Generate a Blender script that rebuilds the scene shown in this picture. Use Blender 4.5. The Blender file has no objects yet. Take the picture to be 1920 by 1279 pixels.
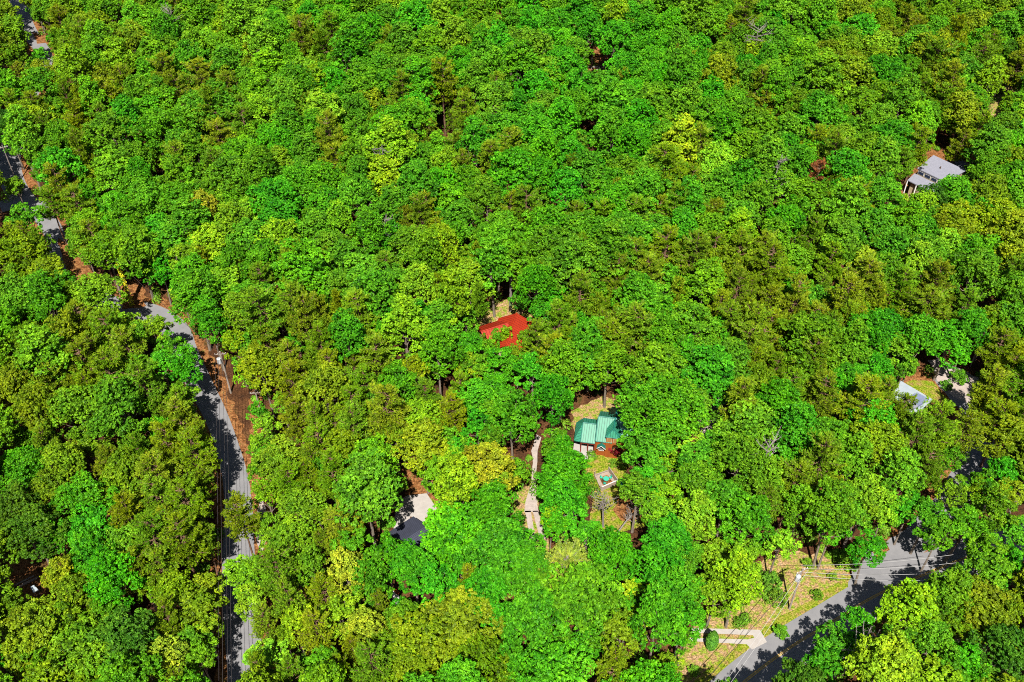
import bpy, math, random
import numpy as np
from mathutils import Vector, Matrix

# ------------------------------------------------------------------ camera, sky, sun, exposure
S = bpy.context.scene
COL = S.collection
CAM_H = 150.0
PITCH = math.radians(43.5)
FPX = 1950.0                                   # focal length in photo pixels (1920 wide)
cam_d = bpy.data.cameras.new('camera')
cam = bpy.data.objects.new('camera', cam_d)
COL.objects.link(cam)
cam.location = (0, 0, CAM_H)
cam.rotation_euler = (math.pi / 2 - PITCH, 0, 0)
cam_d.sensor_width = 36.0
cam_d.lens = 36.0 * FPX / 1920.0
cam_d.clip_start = 1.0
cam_d.clip_end = 3000.0
S.camera = cam

SUN_EL = math.radians(56)
SUN_AZ = math.radians(182)                     # compass bearing of the sun (0 = +Y): behind the camera
SUN_DIR = Vector((math.sin(SUN_AZ) * math.cos(SUN_EL) + 0.0, math.cos(SUN_AZ) * math.cos(SUN_EL), math.sin(SUN_EL)))
w = bpy.data.worlds.new('World')
S.world = w
w.use_nodes = True
nt = w.node_tree
bg = nt.nodes['Background']
sky = nt.nodes.new('ShaderNodeTexSky')
sky.sky_type = 'NISHITA'
sky.sun_disc = False
sky.sun_elevation = SUN_EL
sky.sun_rotation = SUN_AZ
nt.links.new(sky.outputs[0], bg.inputs[0])
bg.inputs[1].default_value = 0.05
sl = bpy.data.lights.new('sun', 'SUN')
sun = bpy.data.objects.new('sun', sl)
COL.objects.link(sun)
sl.energy = 5.0
sl.angle = math.radians(0.5)
sl.color = (1.0, 0.96, 0.88)
sun.rotation_euler = SUN_DIR.to_track_quat('Z', 'Y').to_euler()
S.view_settings.view_transform = 'Standard'
S.view_settings.look = 'None'
S.view_settings.gamma = 1.0
S.view_settings.exposure = 0.95
S.cycles.use_denoising = False
S.cycles.filter_width = 1.0
S.cycles.max_bounces = 5
S.cycles.diffuse_bounces = 1
S.cycles.transmission_bounces = 1

random.seed(11)
rng = np.random.default_rng(11)

# ------------------------------------------------------------------ photo pixel <-> world
CP, SP = math.cos(PITCH), math.sin(PITCH)

def at(u, v, z=0.0):
    a = (u - 960.0) / FPX
    b = -(v - 639.5) / FPX
    dx, dy, dz = a, CP + b * SP, -SP + b * CP
    t = (z - CAM_H) / dz
    return Vector((dx * t, dy * t, z))

def px(x, y, z):
    d = y * CP - (z - CAM_H) * SP
    return 960 + FPX * x / d, 639.5 - FPX * (y * SP + (z - CAM_H) * CP) / d, FPX / d

# ------------------------------------------------------------------ materials
def mat(name, color, rough=0.8, spec=0.3, var=None, vscale=1.0, bump=None, bscale=8.0, metal=0.0, extra=None):
    m = bpy.data.materials.new(name)
    m.use_nodes = True
    n, l = m.node_tree.nodes, m.node_tree.links
    p = n['Principled BSDF']
    p.inputs['Roughness'].default_value = rough
    p.inputs['Specular IOR Level'].default_value = spec
    p.inputs['Metallic'].default_value = metal
    p.inputs['Base Color'].default_value = (*color, 1)
    if var or bump:
        tc = n.new('ShaderNodeTexCoord')
    if var:
        no = n.new('ShaderNodeTexNoise'); no.inputs['Scale'].default_value = vscale
        no.inputs['Detail'].default_value = 6; no.inputs['Roughness'].default_value = 0.65
        l.new(tc.outputs['Object'], no.inputs['Vector'])
        cr = n.new('ShaderNodeValToRGB')
        stops = [(0.3, color), (0.7, var)] if not isinstance(var, list) else var
        cr.color_ramp.elements[0].position = stops[0][0]; cr.color_ramp.elements[0].color = (*stops[0][1], 1)
        cr.color_ramp.elements[1].position = stops[-1][0]; cr.color_ramp.elements[1].color = (*stops[-1][1], 1)
        for s_ in stops[1:-1]:
            e = cr.color_ramp.elements.new(s_[0]); e.color = (*s_[1], 1)
        l.new(no.outputs['Fac'], cr.inputs['Fac'])
        if bump and bump > 0.7:
            n3 = n.new('ShaderNodeTexNoise'); n3.inputs['Scale'].default_value = 3.2; n3.inputs['Detail'].default_value = 4; n3.inputs['Roughness'].default_value = 0.8
            l.new(tc.outputs['Object'], n3.inputs['Vector'])
            m3 = n.new('ShaderNodeMapRange'); m3.inputs[1].default_value = 0.38; m3.inputs[2].default_value = 0.62; m3.inputs[3].default_value = 0.35; m3.inputs[4].default_value = 1.3
            l.new(n3.outputs['Fac'], m3.inputs[0])
            m4 = n.new('ShaderNodeMix'); m4.data_type = 'RGBA'; m4.blend_type = 'MULTIPLY'; m4.inputs[0].default_value = 1.0
            l.new(cr.outputs['Color'], m4.inputs[6]); l.new(m3.outputs[0], m4.inputs[7]); l.new(m4.outputs[2], p.inputs['Base Color'])
        else:
            l.new(cr.outputs['Color'], p.inputs['Base Color'])
    if bump:
        n2 = n.new('ShaderNodeTexNoise'); n2.inputs['Scale'].default_value = bscale
        n2.inputs['Detail'].default_value = 8
        l.new(tc.outputs['Object'], n2.inputs['Vector'])
        b = n.new('ShaderNodeBump'); b.inputs['Strength'].default_value = bump; b.inputs['Distance'].default_value = 0.2
        l.new(n2.outputs['Fac'], b.inputs['Height']); l.new(b.outputs['Normal'], p.inputs['Normal'])
    return m

def striped(name, color, color2, freq, axis, rough=0.5, spec=0.4, bump=0.5):
    """standing seams or plank lines across object X (axis 0) or Y (axis 1)"""
    m = mat(name, color, rough, spec)
    n, l = m.node_tree.nodes, m.node_tree.links
    p = n['Principled BSDF']
    at_ = n.new('ShaderNodeAttribute'); at_.attribute_name = 'uvm'
    sp = n.new('ShaderNodeSeparateXYZ'); l.new(at_.outputs['Vector'], sp.inputs[0])
    mul = n.new('ShaderNodeMath'); mul.operation = 'MULTIPLY'; mul.inputs[1].default_value = freq
    l.new(sp.outputs[axis], mul.inputs[0])
    fr = n.new('ShaderNodeMath'); fr.operation = 'FRACT'; l.new(mul.outputs[0], fr.inputs[0])
    gt = n.new('ShaderNodeMath'); gt.operation = 'GREATER_THAN'; gt.inputs[1].default_value = 0.8
    l.new(fr.outputs[0], gt.inputs[0])
    no = n.new('ShaderNodeTexNoise'); no.inputs['Scale'].default_value = 1.3; no.inputs['Detail'].default_value = 5
    tc = n.new('ShaderNodeTexCoord'); l.new(tc.outputs['Object'], no.inputs['Vector'])
    mx = n.new('ShaderNodeMix'); mx.data_type = 'RGBA'
    mx.inputs[6].default_value = (*color, 1); mx.inputs[7].default_value = (*color2, 1)
    l.new(gt.outputs[0], mx.inputs[0])
    mx2 = n.new('ShaderNodeMix'); mx2.data_type = 'RGBA'; mx2.blend_type = 'MULTIPLY'; mx2.inputs[0].default_value = 0.45
    l.new(mx.outputs[2], mx2.inputs[6]); l.new(no.outputs['Fac'], mx2.inputs[7])
    l.new(mx2.outputs[2], p.inputs['Base Color'])
    b = n.new('ShaderNodeBump'); b.inputs['Strength'].default_value = bump; b.inputs['Distance'].default_value = 0.05
    l.new(gt.outputs[0], b.inputs['Height']); l.new(b.outputs['Normal'], p.inputs['Normal'])
    return m

def foliage(name, transl=0.14, spec=0.12, lo=0.2, hi=1.9, percol=False):
    m = bpy.data.materials.new(name); m.use_nodes = True
    n, l = m.node_tree.nodes, m.node_tree.links
    p = n['Principled BSDF']; out = n['Material Output']
    p.inputs['Roughness'].default_value = 0.5
    p.inputs['Specular IOR Level'].default_value = spec
    oi = n.new('ShaderNodeObjectInfo')
    a = n.new('ShaderNodeAttribute'); a.attribute_name = 'rnd'
    mr = n.new('ShaderNodeMapRange'); mr.inputs[3].default_value = lo; mr.inputs[4].default_value = hi
    l.new(a.outputs['Fac'], mr.inputs[0])
    hs = n.new('ShaderNodeHueSaturation')
    hr = n.new('ShaderNodeMapRange'); hr.inputs[3].default_value = 0.512; hr.inputs[4].default_value = 0.484
    l.new(a.outputs['Fac'], hr.inputs[0]); l.new(hr.outputs[0], hs.inputs['Hue'])
    l.new(mr.outputs[0], hs.inputs['Value'])
    tc = n.new('ShaderNodeTexCoord'); no = n.new('ShaderNodeTexNoise'); no.inputs['Scale'].default_value = 0.42; no.inputs['Detail'].default_value = 3
    ad = n.new('ShaderNodeVectorMath'); ad.operation = 'ADD'
    l.new(tc.outputs['Object'], ad.inputs[0]); l.new(oi.outputs['Random'], ad.inputs[1])
    l.new(ad.outputs[0], no.inputs['Vector'])
    gm_ = n.new('ShaderNodeMapRange'); gm_.inputs[1].default_value = 0.3; gm_.inputs[2].default_value = 0.7
    gm_.inputs[3].default_value = 0.0; gm_.inputs[4].default_value = 1.0; l.new(no.outputs['Fac'], gm_.inputs[0])
    mc = n.new('ShaderNodeMix'); mc.data_type = 'RGBA'; mc.blend_type = 'MULTIPLY'; mc.inputs[7].default_value = (1.45, 1.02, 0.8, 1)
    l.new(gm_.outputs[0], mc.inputs[0]); l.new(oi.outputs['Color'], mc.inputs[6])
    mc2 = n.new('ShaderNodeMix'); mc2.data_type = 'RGBA'; mc2.blend_type = 'MULTIPLY'; mc2.inputs[0].default_value = 1.0
    l.new(mc.outputs[2], mc2.inputs[6])
    if percol:
        ac = n.new('ShaderNodeAttribute'); ac.attribute_name = 'col'; l.new(ac.outputs['Color'], mc2.inputs[7])
    else: mc2.inputs[7].default_value = (1, 1, 1, 1)
    l.new(mc2.outputs[2], hs.inputs['Color'])
    l.new(hs.outputs[0], p.inputs['Base Color'])
    t = n.new('ShaderNodeBsdfTranslucent'); l.new(hs.outputs[0], t.inputs[0])
    mx = n.new('ShaderNodeMixShader'); mx.inputs[0].default_value = transl
    l.new(p.outputs[0], mx.inputs[1]); l.new(t.outputs[0], mx.inputs[2])
    l.new(mx.outputs[0], out.inputs[0])
    return m

M = {}
M['leaf'] = foliage('broad_leaf_foliage')
M['needle'] = foliage('pine_needles', 0.15, 0.1, 0.45, 1.7)
M['leafmass'] = foliage('woodland_foliage', percol=True)
M['bark'] = mat('grey_brown_bark', (0.13, 0.10, 0.075), 0.9, 0.1, var=(0.24, 0.20, 0.16), vscale=2.0)
M['pinebark'] = mat('reddish_pine_bark', (0.11, 0.06, 0.04), 0.9, 0.1, var=(0.2, 0.12, 0.08), vscale=2.0)
M['deadbark'] = mat('pale_dead_wood', (0.24, 0.21, 0.19), 0.9, 0.1, var=(0.13, 0.11, 0.10), vscale=3.0)
M['floor'] = mat('forest_floor', (0.2, 0.085, 0.03), 0.95, 0.05,
                 var=[(0.3, (0.03, 0.018, 0.012)), (0.48, (0.08, 0.035, 0.016)), (0.58, (0.13, 0.06, 0.025)), (0.7, (0.04, 0.05, 0.008))], vscale=0.25, bump=0.9, bscale=3)  # tones darkened to stand in for deep shade between the crowns
M['litter'] = mat('orange_leaf_litter', (0.22, 0.10, 0.04), 0.95, 0.05,
                  var=[(0.34, (0.07, 0.03, 0.012)), (0.47, (0.22, 0.09, 0.03)), (0.58, (0.30, 0.14, 0.055)), (0.7, (0.12, 0.13, 0.015))], vscale=1.1, bump=0.8, bscale=5)
M['grass'] = mat('sunburnt_grass', (0.2, 0.24, 0.01), 0.95, 0.05,
                 var=[(0.36, (0.13, 0.22, 0.008)), (0.5, (0.22, 0.25, 0.02)), (0.62, (0.30, 0.2, 0.07))], vscale=0.8, bump=0.8, bscale=5)
M['bank'] = mat('tan_bank', (0.45, 0.28, 0.11), 0.95, 0.05,
                var=[(0.36, (0.15, 0.25, 0.012)), (0.46, (0.27, 0.28, 0.05)), (0.54, (0.36, 0.22, 0.10)), (0.68, (0.42, 0.30, 0.18))], vscale=0.9, bump=0.9, bscale=5)
M['asphalt'] = mat('worn_asphalt', (0.16, 0.158, 0.165), 0.9, 0.15, var=(0.20, 0.195, 0.20), vscale=0.6, bump=0.2, bscale=30)
M['gravel'] = mat('pale_gravel', (0.30, 0.25, 0.22), 0.95, 0.1, var=(0.42, 0.35, 0.31), vscale=1.2, bump=0.6, bscale=14)
M['concrete'] = mat('drive_concrete', (0.30, 0.27, 0.25), 0.9, 0.1, var=(0.37, 0.34, 0.31), vscale=0.8, bump=0.2, bscale=20)
M['yellow'] = mat('yellow_paint', (0.55, 0.33, 0.05), 0.8, 0.2)
M['white'] = mat('white_paint', (0.6, 0.58, 0.55), 0.7, 0.3)
M['greenroof'] = striped('green_metal_roof', (0.04, 0.26, 0.155), (0.015, 0.12, 0.075), 2.2, 0, 0.45, 0.4)
M['greentrim'] = mat('dark_green_ridge', (0.01, 0.13, 0.10), 0.5, 0.4)
M['redroof'] = striped('red_metal_roof', (0.40, 0.035, 0.012), (0.22, 0.015, 0.006), 1.6, 0, 0.35, 0.5)
M['greyroof'] = mat('pale_grey_shingle', (0.17, 0.17, 0.205), 0.85, 0.15, var=(0.22, 0.22, 0.26), vscale=2.5, bump=0.3, bscale=10)
M['blueroof'] = mat('blue_grey_shingle', (0.12, 0.14, 0.22), 0.85, 0.15, var=(0.16, 0.185, 0.28), vscale=2.5, bump=0.3, bscale=10)
M['whiteroof'] = mat('white_metal_roof', (0.26, 0.30, 0.33), 0.5, 0.2, var=(0.31, 0.35, 0.38), vscale=1.0)
M['darkroof'] = striped('charcoal_roof', (0.055, 0.06, 0.09), (0.03, 0.033, 0.05), 3.0, 1, 0.8, 0.2)
M['logwall'] = striped('orange_log_wall', (0.40, 0.10, 0.02), (0.18, 0.04, 0.01), 3.5, 1, 0.6, 0.3)
M['deck'] = striped('orange_deck_boards', (0.46, 0.09, 0.02), (0.2, 0.035, 0.01), 5.0, 1, 0.6, 0.3)
M['tanwall'] = mat('tan_siding', (0.42, 0.33, 0.2), 0.8, 0.2, var=(0.34, 0.27, 0.17), vscale=2)
M['brownwall'] = mat('brown_trim', (0.09, 0.06, 0.04), 0.8, 0.2)
M['redwall'] = mat('dark_red_wall', (0.16, 0.03, 0.02), 0.8, 0.2)
M['glass'] = mat('dark_window_glass', (0.02, 0.03, 0.06), 0.1, 0.6)
M['paneorange'] = mat('painted_reflection_glass', (0.30, 0.15, 0.05), 0.15, 0.5)  # orange reflection painted into the base colour of the glass
M['polewood'] = mat('weathered_pole_wood', (0.32, 0.27, 0.23), 0.9, 0.1, var=(0.22, 0.18, 0.15), vscale=2)
M['metal'] = mat('galvanised_metal', (0.5, 0.52, 0.54), 0.4, 0.5, metal=0.2)
M['wire'] = mat('dark_cable', (0.035, 0.03, 0.03), 0.6, 0.3)
M['wirep'] = mat('pale_cable', (0.35, 0.34, 0.33), 0.5, 0.4)
M['plank'] = striped('weathered_planks', (0.42, 0.33, 0.26), (0.2, 0.14, 0.1), 5.0, 0, 0.85, 0.2)
M['turq'] = mat('turquoise_paint', (0.04, 0.36, 0.25), 0.5, 0.4)
M['teal'] = mat('teal_plastic', (0.02, 0.25, 0.2), 0.4, 0.4)
M['redleaf'] = foliage('dark_red_leaves', 0.2)
M['rock'] = mat('pale_rock', (0.36, 0.33, 0.32), 0.9, 0.1, var=(0.5, 0.46, 0.44), vscale=2, bump=0.5, bscale=4)

# ------------------------------------------------------------------ mesh helpers
def mesh_np(name, verts, faces, rnd=None, smooth=False):
    """verts (N,3); faces (F,4) or (F,3) arrays"""
    me = bpy.data.meshes.new(name)
    verts = np.asarray(verts, dtype=np.float32); faces = np.asarray(faces, dtype=np.int32)
    k = faces.shape[1]
    me.vertices.add(len(verts)); me.vertices.foreach_set('co', verts.ravel())
    me.loops.add(faces.size); me.loops.foreach_set('vertex_index', faces.ravel())
    me.polygons.add(len(faces))
    me.polygons.foreach_set('loop_start', np.arange(0, faces.size, k, dtype=np.int32))
    me.polygons.foreach_set('loop_total', np.full(len(faces), k, dtype=np.int32))
    if smooth:
        me.polygons.foreach_set('use_smooth', np.ones(len(faces), dtype=bool))
    if rnd is not None:
        a = me.attributes.new('rnd', 'FLOAT', 'FACE'); a.data.foreach_set('value', np.asarray(rnd, dtype=np.float32))
    me.update(calc_edges=True)
    return me

class MB:
    """collects polygons (any size); optional per-face corner coordinate attribute 'uvm' in metres"""
    def __init__(s):
        s.v = []; s.f = []; s.uv = []
    def poly(s, pts, uv=None):
        b = len(s.v)
        pts = [Vector(p) for p in pts]
        s.v += pts
        s.f.append(list(range(b, b + len(pts))))
        if uv is None:
            n = (pts[1] - pts[0]).cross(pts[2] - pts[1])
            if n.length < 1e-9: n = Vector((0, 0, 1))
            n.normalize()
            e = Vector((0, 0, 1)).cross(n)
            if e.length < 0.05: e = Vector((1, 0, 0))
            e.normalize(); g = n.cross(e)
            uv = [(p.dot(e), p.dot(g)) for p in pts]
        s.uv += [(a, b_, 0) for a, b_ in uv]
        return s
    def slab(s, pts, th):
        """a polygon given thickness downwards"""
        pts = [Vector(p) for p in pts]
        lo = [p - Vector((0, 0, th)) for p in pts]
        n = (pts[1] - pts[0]).cross(pts[2] - pts[1])
        if n.z < 0:
            pts = pts[::-1]; lo = lo[::-1]
        s.poly(pts); s.poly(lo[::-1])
        for i in range(len(pts)):
            j = (i + 1) % len(pts)
            s.poly([pts[i], lo[i], lo[j], pts[j]])
        return s
    def box(s, c, size, rz=0.0, tilt=None):
        sx, sy, sz = [k / 2 for k in size]
        R = Matrix.Rotation(rz, 3, 'Z')
        if tilt is not None: R = R @ tilt
        P = [Vector(c) + R @ Vector((x * sx, y * sy, z * sz)) for z in (-1, 1) for x, y in ((-1, -1), (1, -1), (1, 1), (-1, 1))]
        for q in ((3, 2, 1, 0), (4, 5, 6, 7), (0, 1, 5, 4), (1, 2, 6, 5), (2, 3, 7, 6), (3, 0, 4, 7)):
            s.poly([P[i] for i in q])
        return s
    def tube(s, pts, rad, n=8, cap=True):
        pts = [Vector(p) for p in pts]
        rings = []
        for i, p in enumerate(pts):
            d = (pts[min(i + 1, len(pts) - 1)] - pts[max(i - 1, 0)]).normalized()
            a = d.orthogonal().normalized(); b = d.cross(a)
            r = rad[i] if isinstance(rad, (list, tuple)) else rad
            rings.append([p + a * r * math.cos(2 * math.pi * k / n) + b * r * math.sin(2 * math.pi * k / n) for k in range(n)])
        for i in range(len(rings) - 1):
            for k in range(n):
                j = (k + 1) % n
                s.poly([rings[i][k], rings[i][j], rings[i + 1][j], rings[i + 1][k]], uv=[(0, 0)] * 4)
        if cap:
            s.poly(rings[-1], uv=[(0, 0)] * n); s.poly(rings[0][::-1], uv=[(0, 0)] * n)
        return s
    def mesh(s, name):
        me = bpy.data.meshes.new(name)
        me.from_pydata([tuple(p) for p in s.v], [], s.f)
        a = me.attributes.new('uvm', 'FLOAT_VECTOR', 'CORNER')
        a.data.foreach_set('vector', np.array(s.uv, dtype=np.float32).ravel())
        me.update()
        return me
    def build(s, name, material, parent=None, origin=None):
        o = bpy.data.objects.new(name, s.mesh(name))
        o.data.materials.append(material)
        COL.objects.link(o)
        if parent is not None:
            o.parent = parent
            # vertices were given in world space: undo parent's location
            o.location = -parent.location if parent.parent is None else Vector((0, 0, 0))
        return o

def tag(o, label=None, cat=None, group=None, kind=None):
    if label: o['label'] = label
    if cat: o['category'] = cat
    if group: o['group'] = group
    if kind: o['kind'] = kind
    return o

def empty(name, loc, label, cat, group=None):
    o = bpy.data.objects.new(name, None); COL.objects.link(o)
    o.location = loc
    o.empty_display_size = 0.5
    return tag(o, label, cat, group)

def struct(mb_or_obj, name=None, material=None):
    o = mb_or_obj.build(name, material)
    o['kind'] = 'structure'
    return o

# ------------------------------------------------------------------ ground, roads, clearings
def smooth_path(pts, n=6):
    out = []
    P = [Vector(p) for p in pts]
    for i in range(len(P) - 1):
        p0, p1, p2, p3 = P[max(i - 1, 0)], P[i], P[i + 1], P[min(i + 2, len(P) - 1)]
        for k in range(n):
            t = k / n
            out.append(0.5 * ((2 * p1) + (-p0 + p2) * t + (2 * p0 - 5 * p1 + 4 * p2 - p3) * t * t + (-p0 + 3 * p1 - 3 * p2 + p3) * t ** 3))
    out.append(P[-1])
    return out

def strip(pts, width, z, off=0.0, rough=0.0):
    mb = MB()
    L, Rr = [], []
    ws = width if isinstance(width, (list, tuple)) else [width] * len(pts)
    r = random.Random(5)
    for i, p in enumerate(pts):
        d = (pts[min(i + 1, len(pts) - 1)] - pts[max(i - 1, 0)]); d.z = 0; d.normalize()
        n = Vector((-d.y, d.x, 0))
        wd = ws[i]
        L.append(Vector((p.x, p.y, z)) + n * (off + wd / 2 + r.uniform(-rough, rough)))
        Rr.append(Vector((p.x, p.y, z)) + n * (off - wd / 2 + r.uniform(-rough, rough)))
    for i in range(len(pts) - 1):
        mb.poly([Rr[i], Rr[i + 1], L[i + 1], L[i]])
    return mb

def ragged(pts, amp=0.5, step=1.2):
    r = random.Random(len(pts) * 7 + int(abs(pts[0][0]) * 10))
    out = []
    for i in range(len(pts)):
        a, b = pts[i], pts[(i + 1) % len(pts)]
        n = max(1, int((b - a).length / step))
        for k in range(n):
            p = a.lerp(b, k / n)
            out.append(Vector((p.x + r.uniform(-amp, amp), p.y + r.uniform(-amp, amp), p.z)))
    return out

gm = MB()
G0 = 900
gm.poly([(-G0, -300, 0), (G0, -300, 0), (G0, 1500, 0), (-G0, 1500, 0)])
struct(gm, 'ground', M['floor'])

def patch(name, pixels, material, z, amp=0.5):
    pts = [at(u, v, z) for u, v in pixels]
    # orient upward
    a = sum((pts[i].x * pts[(i + 1) % len(pts)].y - pts[(i + 1) % len(pts)].x * pts[i].y) for i in range(len(pts)))
    if a < 0: pts = pts[::-1]
    mb = MB(); mb.poly(ragged(pts, amp) if amp else pts)
    return struct(mb, name, material)

def px_path(pixels, n=6):
    return smooth_path([at(u, v) for u, v in pixels], n)

main_road = px_path([(1180, 1470), (1290, 1380), (1382, 1290), (1470, 1222), (1560, 1166), (1640, 1118), (1715, 1085), (1800, 1050), (1900, 1020), (2050, 990)])
struct(strip(main_road, 7.0, 0.03), 'main_road', M['asphalt'])
struct(strip(main_road, 0.13, 0.036, 0.12), 'road_centre_line', M['yellow'])
struct(strip(main_road, 0.13, 0.036, -0.14), 'road_centre_line', M['yellow'])
struct(strip(main_road, 0.12, 0.036, -3.2), 'road_edge_line', M['white'])
struct(strip(main_road, 1.6, 0.015, 4.2, 0.25), 'grass_verge', M['grass'])
left_road = px_path([(468, 1420), (462, 1279), (452, 1150), (447, 1040), (447, 960), (440, 890), (420, 820), (400, 770), (372, 715), (345, 660), (325, 615), (275, 585), (205, 570), (150, 535), (118, 485), (98, 430), (70, 393), (40, 370), (20, 330), (20, 280), (45, 200), (80, 130), (82, 100), (60, 68), (45, 40), (38, 10), (20, -40)])
ws = [5.0 + 0.7 * math.sin(i * 0.13) for i in range(len(left_road))]
struct(strip(left_road, ws, 0.03), 'forest_road', M['asphalt'])
struct(strip(left_road, [w_ + 4.0 for w_ in ws], 0.012, 0, 0.8), 'road_shoulder', M['litter'])
side = px_path([(-60, 400), (0, 388), (40, 380), (75, 390)])
struct(strip(side, 5, 0.024), 'side_road', M['asphalt'])
right_road = px_path([(1655, 1110), (1650, 1075), (1668, 1045), (1720, 1010), (1775, 950), (1812, 895), (1832, 850), (1838, 810), (1822, 765), (1795, 735), (1770, 705)])
struct(strip(right_road, [11] * 4 + [9] * 3 + [7] * 5 + [5.2] * (len(right_road) - 12), 0.024, 0, 0.15), 'side_road', M['asphalt'])
struct(strip(right_road, 9, 0.010, 0, 0.8), 'road_shoulder', M['litter'])
patch('gravel_lot', [(1741, 676), (1762, 672), (1795, 690), (1835, 708), (1835, 730), (1822, 760), (1790, 745), (1760, 715)], M['gravel'], 0.04, 0.3)
patch('dirt_clearing', [(1686, 712), (1700, 695), (1745, 690), (1772, 715), (1800, 750), (1745, 757)], M['litter'], 0.016)
patch('grass_patch', [(1700, 716), (1745, 712), (1765, 735), (1780, 750), (1740, 752)], M['grass'], 0.022)
drive = px_path([(1016, 800), (1006, 832), (1000, 870), (1000, 920), (992, 950), (1003, 1000)])
patch('gravel_drive', [(1006, 815), (1014, 820), (1008, 845), (1006, 905), (1008, 935), (1009, 960), (984, 960), (985, 942), (992, 920), (997, 900), (999, 870), (996, 845)], M['gravel'], 0.03, 0.12)
patch('gravel_drive', [(984, 958), (995, 958), (1004, 1012), (994, 1012)], M['gravel'], 0.03, 0.05)
patch('gravel_drive', [(999, 958), (1009, 958), (1024, 1010), (1013, 1012)], M['gravel'], 0.03, 0.05)
patch('dirt_clearing', [(965, 920), (1000, 900), (1015, 975), (1030, 1000), (1030, 1030), (980, 1030), (965, 980)], M['bank'], 0.016)
# paved yard of the dark-roofed house
patch('paved_court', [(764, 929), (800, 925), (822, 958), (797, 982), (770, 968), (748, 1020), (738, 990), (744, 940)], M['concrete'], 0.03, 0)
patch('dirt_clearing', [(750, 880), (800, 875), (830, 960), (800, 990), (790, 930), (760, 930)], M['litter'], 0.016)
patch('grass_patch', [(800, 925), (835, 950), (825, 985), (795, 1000), (790, 985), (822, 960)], M['grass'], 0.022)
# yard of the green-roofed house
patch('lawn', [(1085, 850), (1180, 850), (1175, 900), (1210, 925), (1215, 985), (1160, 1000), (1100, 1000), (1112, 930), (1095, 900)], M['grass'], 0.022, 0.3)
patch('dirt_clearing', [(1158, 935), (1185, 928), (1206, 945), (1208, 975), (1165, 978), (1150, 955)], M['litter'], 0.034, 0.5)
patch('dirt_clearing', [(1070, 770), (1130, 745), (1210, 765), (1220, 830), (1175, 860), (1080, 850)], M['bank'], 0.016)
# bottom right bank, driveway loop
patch('roadside_bank', [(1430, 1050), (1500, 1035), (1610, 1055), (1640, 1085), (1590, 1120), (1500, 1165), (1440, 1205), (1330, 1300), (1215, 1330), (1260, 1240), (1310, 1160), (1400, 1120)], M['bank'], 0.008, 0.6)
patch('dirt_clearing', [(1690, 1070), (1730, 1030), (1810, 1040), (1815, 1068), (1760, 1085), (1720, 1090), (1680, 1105)], M['litter'], 0.018, 0.5)
patch('dirt_clearing', [(1632, 1010), (1660, 1015), (1668, 1030), (1645, 1045), (1635, 1035)], M['litter'], 0.030, 0.2)
patch('concrete_drive', [(1290, 1178), (1312, 1178), (1425, 1181), (1438, 1204), (1410, 1218), (1400, 1208), (1290, 1202), (1290, 1196), (1402, 1199), (1414, 1196), (1412, 1191), (1290, 1186)], M['concrete'], 0.042, 0)
# other openings
patch('gravel_drive', [(1338, 748), (1352, 742), (1368, 750), (1352, 768), (1362, 790), (1338, 792), (1332, 830), (1326, 870), (1312, 870), (1312, 790), (1335, 772)], M['gravel'], 0.03, 0.2)
patch('dirt_clearing', [(1300, 760), (1380, 725), (1450, 770), (1440, 800), (1340, 800), (1335, 880), (1300, 880)], M['litter'], 0.016)
patch('gravel_drive', [(1418, 776), (1428, 776), (1446, 796), (1440, 802)], M['gravel'], 0.03, 0.1)
patch('dirt_clearing', [(880, 580), (960, 560), (1000, 590), (995, 660), (900, 660)], M['bank'], 0.016)
patch('dirt_clearing', [(1680, 370), (1710, 320), (1745, 275), (1830, 280), (1840, 340), (1720, 390)], M['litter'], 0.016)
patch('dirt_clearing', [(1860, 190), (1885, 160), (1915, 165), (1900, 200), (1870, 235), (1850, 230)], M['bank'], 0.016)
patch('dirt_clearing', [(1075, 70), (1105, 80), (1150, 100), (1150, 140), (1110, 140)], M['litter'], 0.016)
patch('dirt_clearing', [(225, 530), (270, 535), (272, 575), (230, 580)], M['litter'], 0.04, 0.3)
patch('dirt_clearing', [(108, 445), (140, 465), (172, 530), (165, 550), (130, 520)], M['litter'], 0.04, 0.4)
patch('dirt_clearing', [(60, 60), (92, 66), (95, 80), (72, 82)], M['litter'], 0.04, 0.4)
patch('dirt_clearing', [(462, 750), (490, 745), (510, 900), (520, 1060), (500, 1070), (480, 900)], M['litter'], 0.02, 0.6)
patch('dirt_clearing', [(15, 1050), (65, 1050), (85, 1110), (40, 1130), (15, 1110)], M['litter'], 0.016, 0.4)
patch('gravel_patch', [(484, 935), (496, 930), (502, 1010), (492, 1050), (480, 1000)], M['gravel'], 0.045, 0.4)

# ------------------------------------------------------------------ tree prototypes
def quads(c, nrm, size, asp, droop=None):
    """rhombus leaves: c (N,3) centre, nrm (N,3), size (N,)"""
    N = len(c)
    nrm = nrm / np.linalg.norm(nrm, axis=1, keepdims=True)
    r = rng.normal(size=(N, 3))
    t = np.cross(nrm, r); t /= np.linalg.norm(t, axis=1, keepdims=True) + 1e-9
    b = np.cross(nrm, t)
    s = size[:, None]
    v = np.stack([c - t * s, c - b * s * asp, c + t * s, c + b * s * asp], axis=1)
    f = np.arange(N * 4).reshape(N, 4)
    return v.reshape(-1, 3), f

def unit(n, upbias=0.0):
    v = rng.normal(size=(n, 3)); v[:, 2] += upbias
    return v / np.linalg.norm(v, axis=1, keepdims=True)

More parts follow.
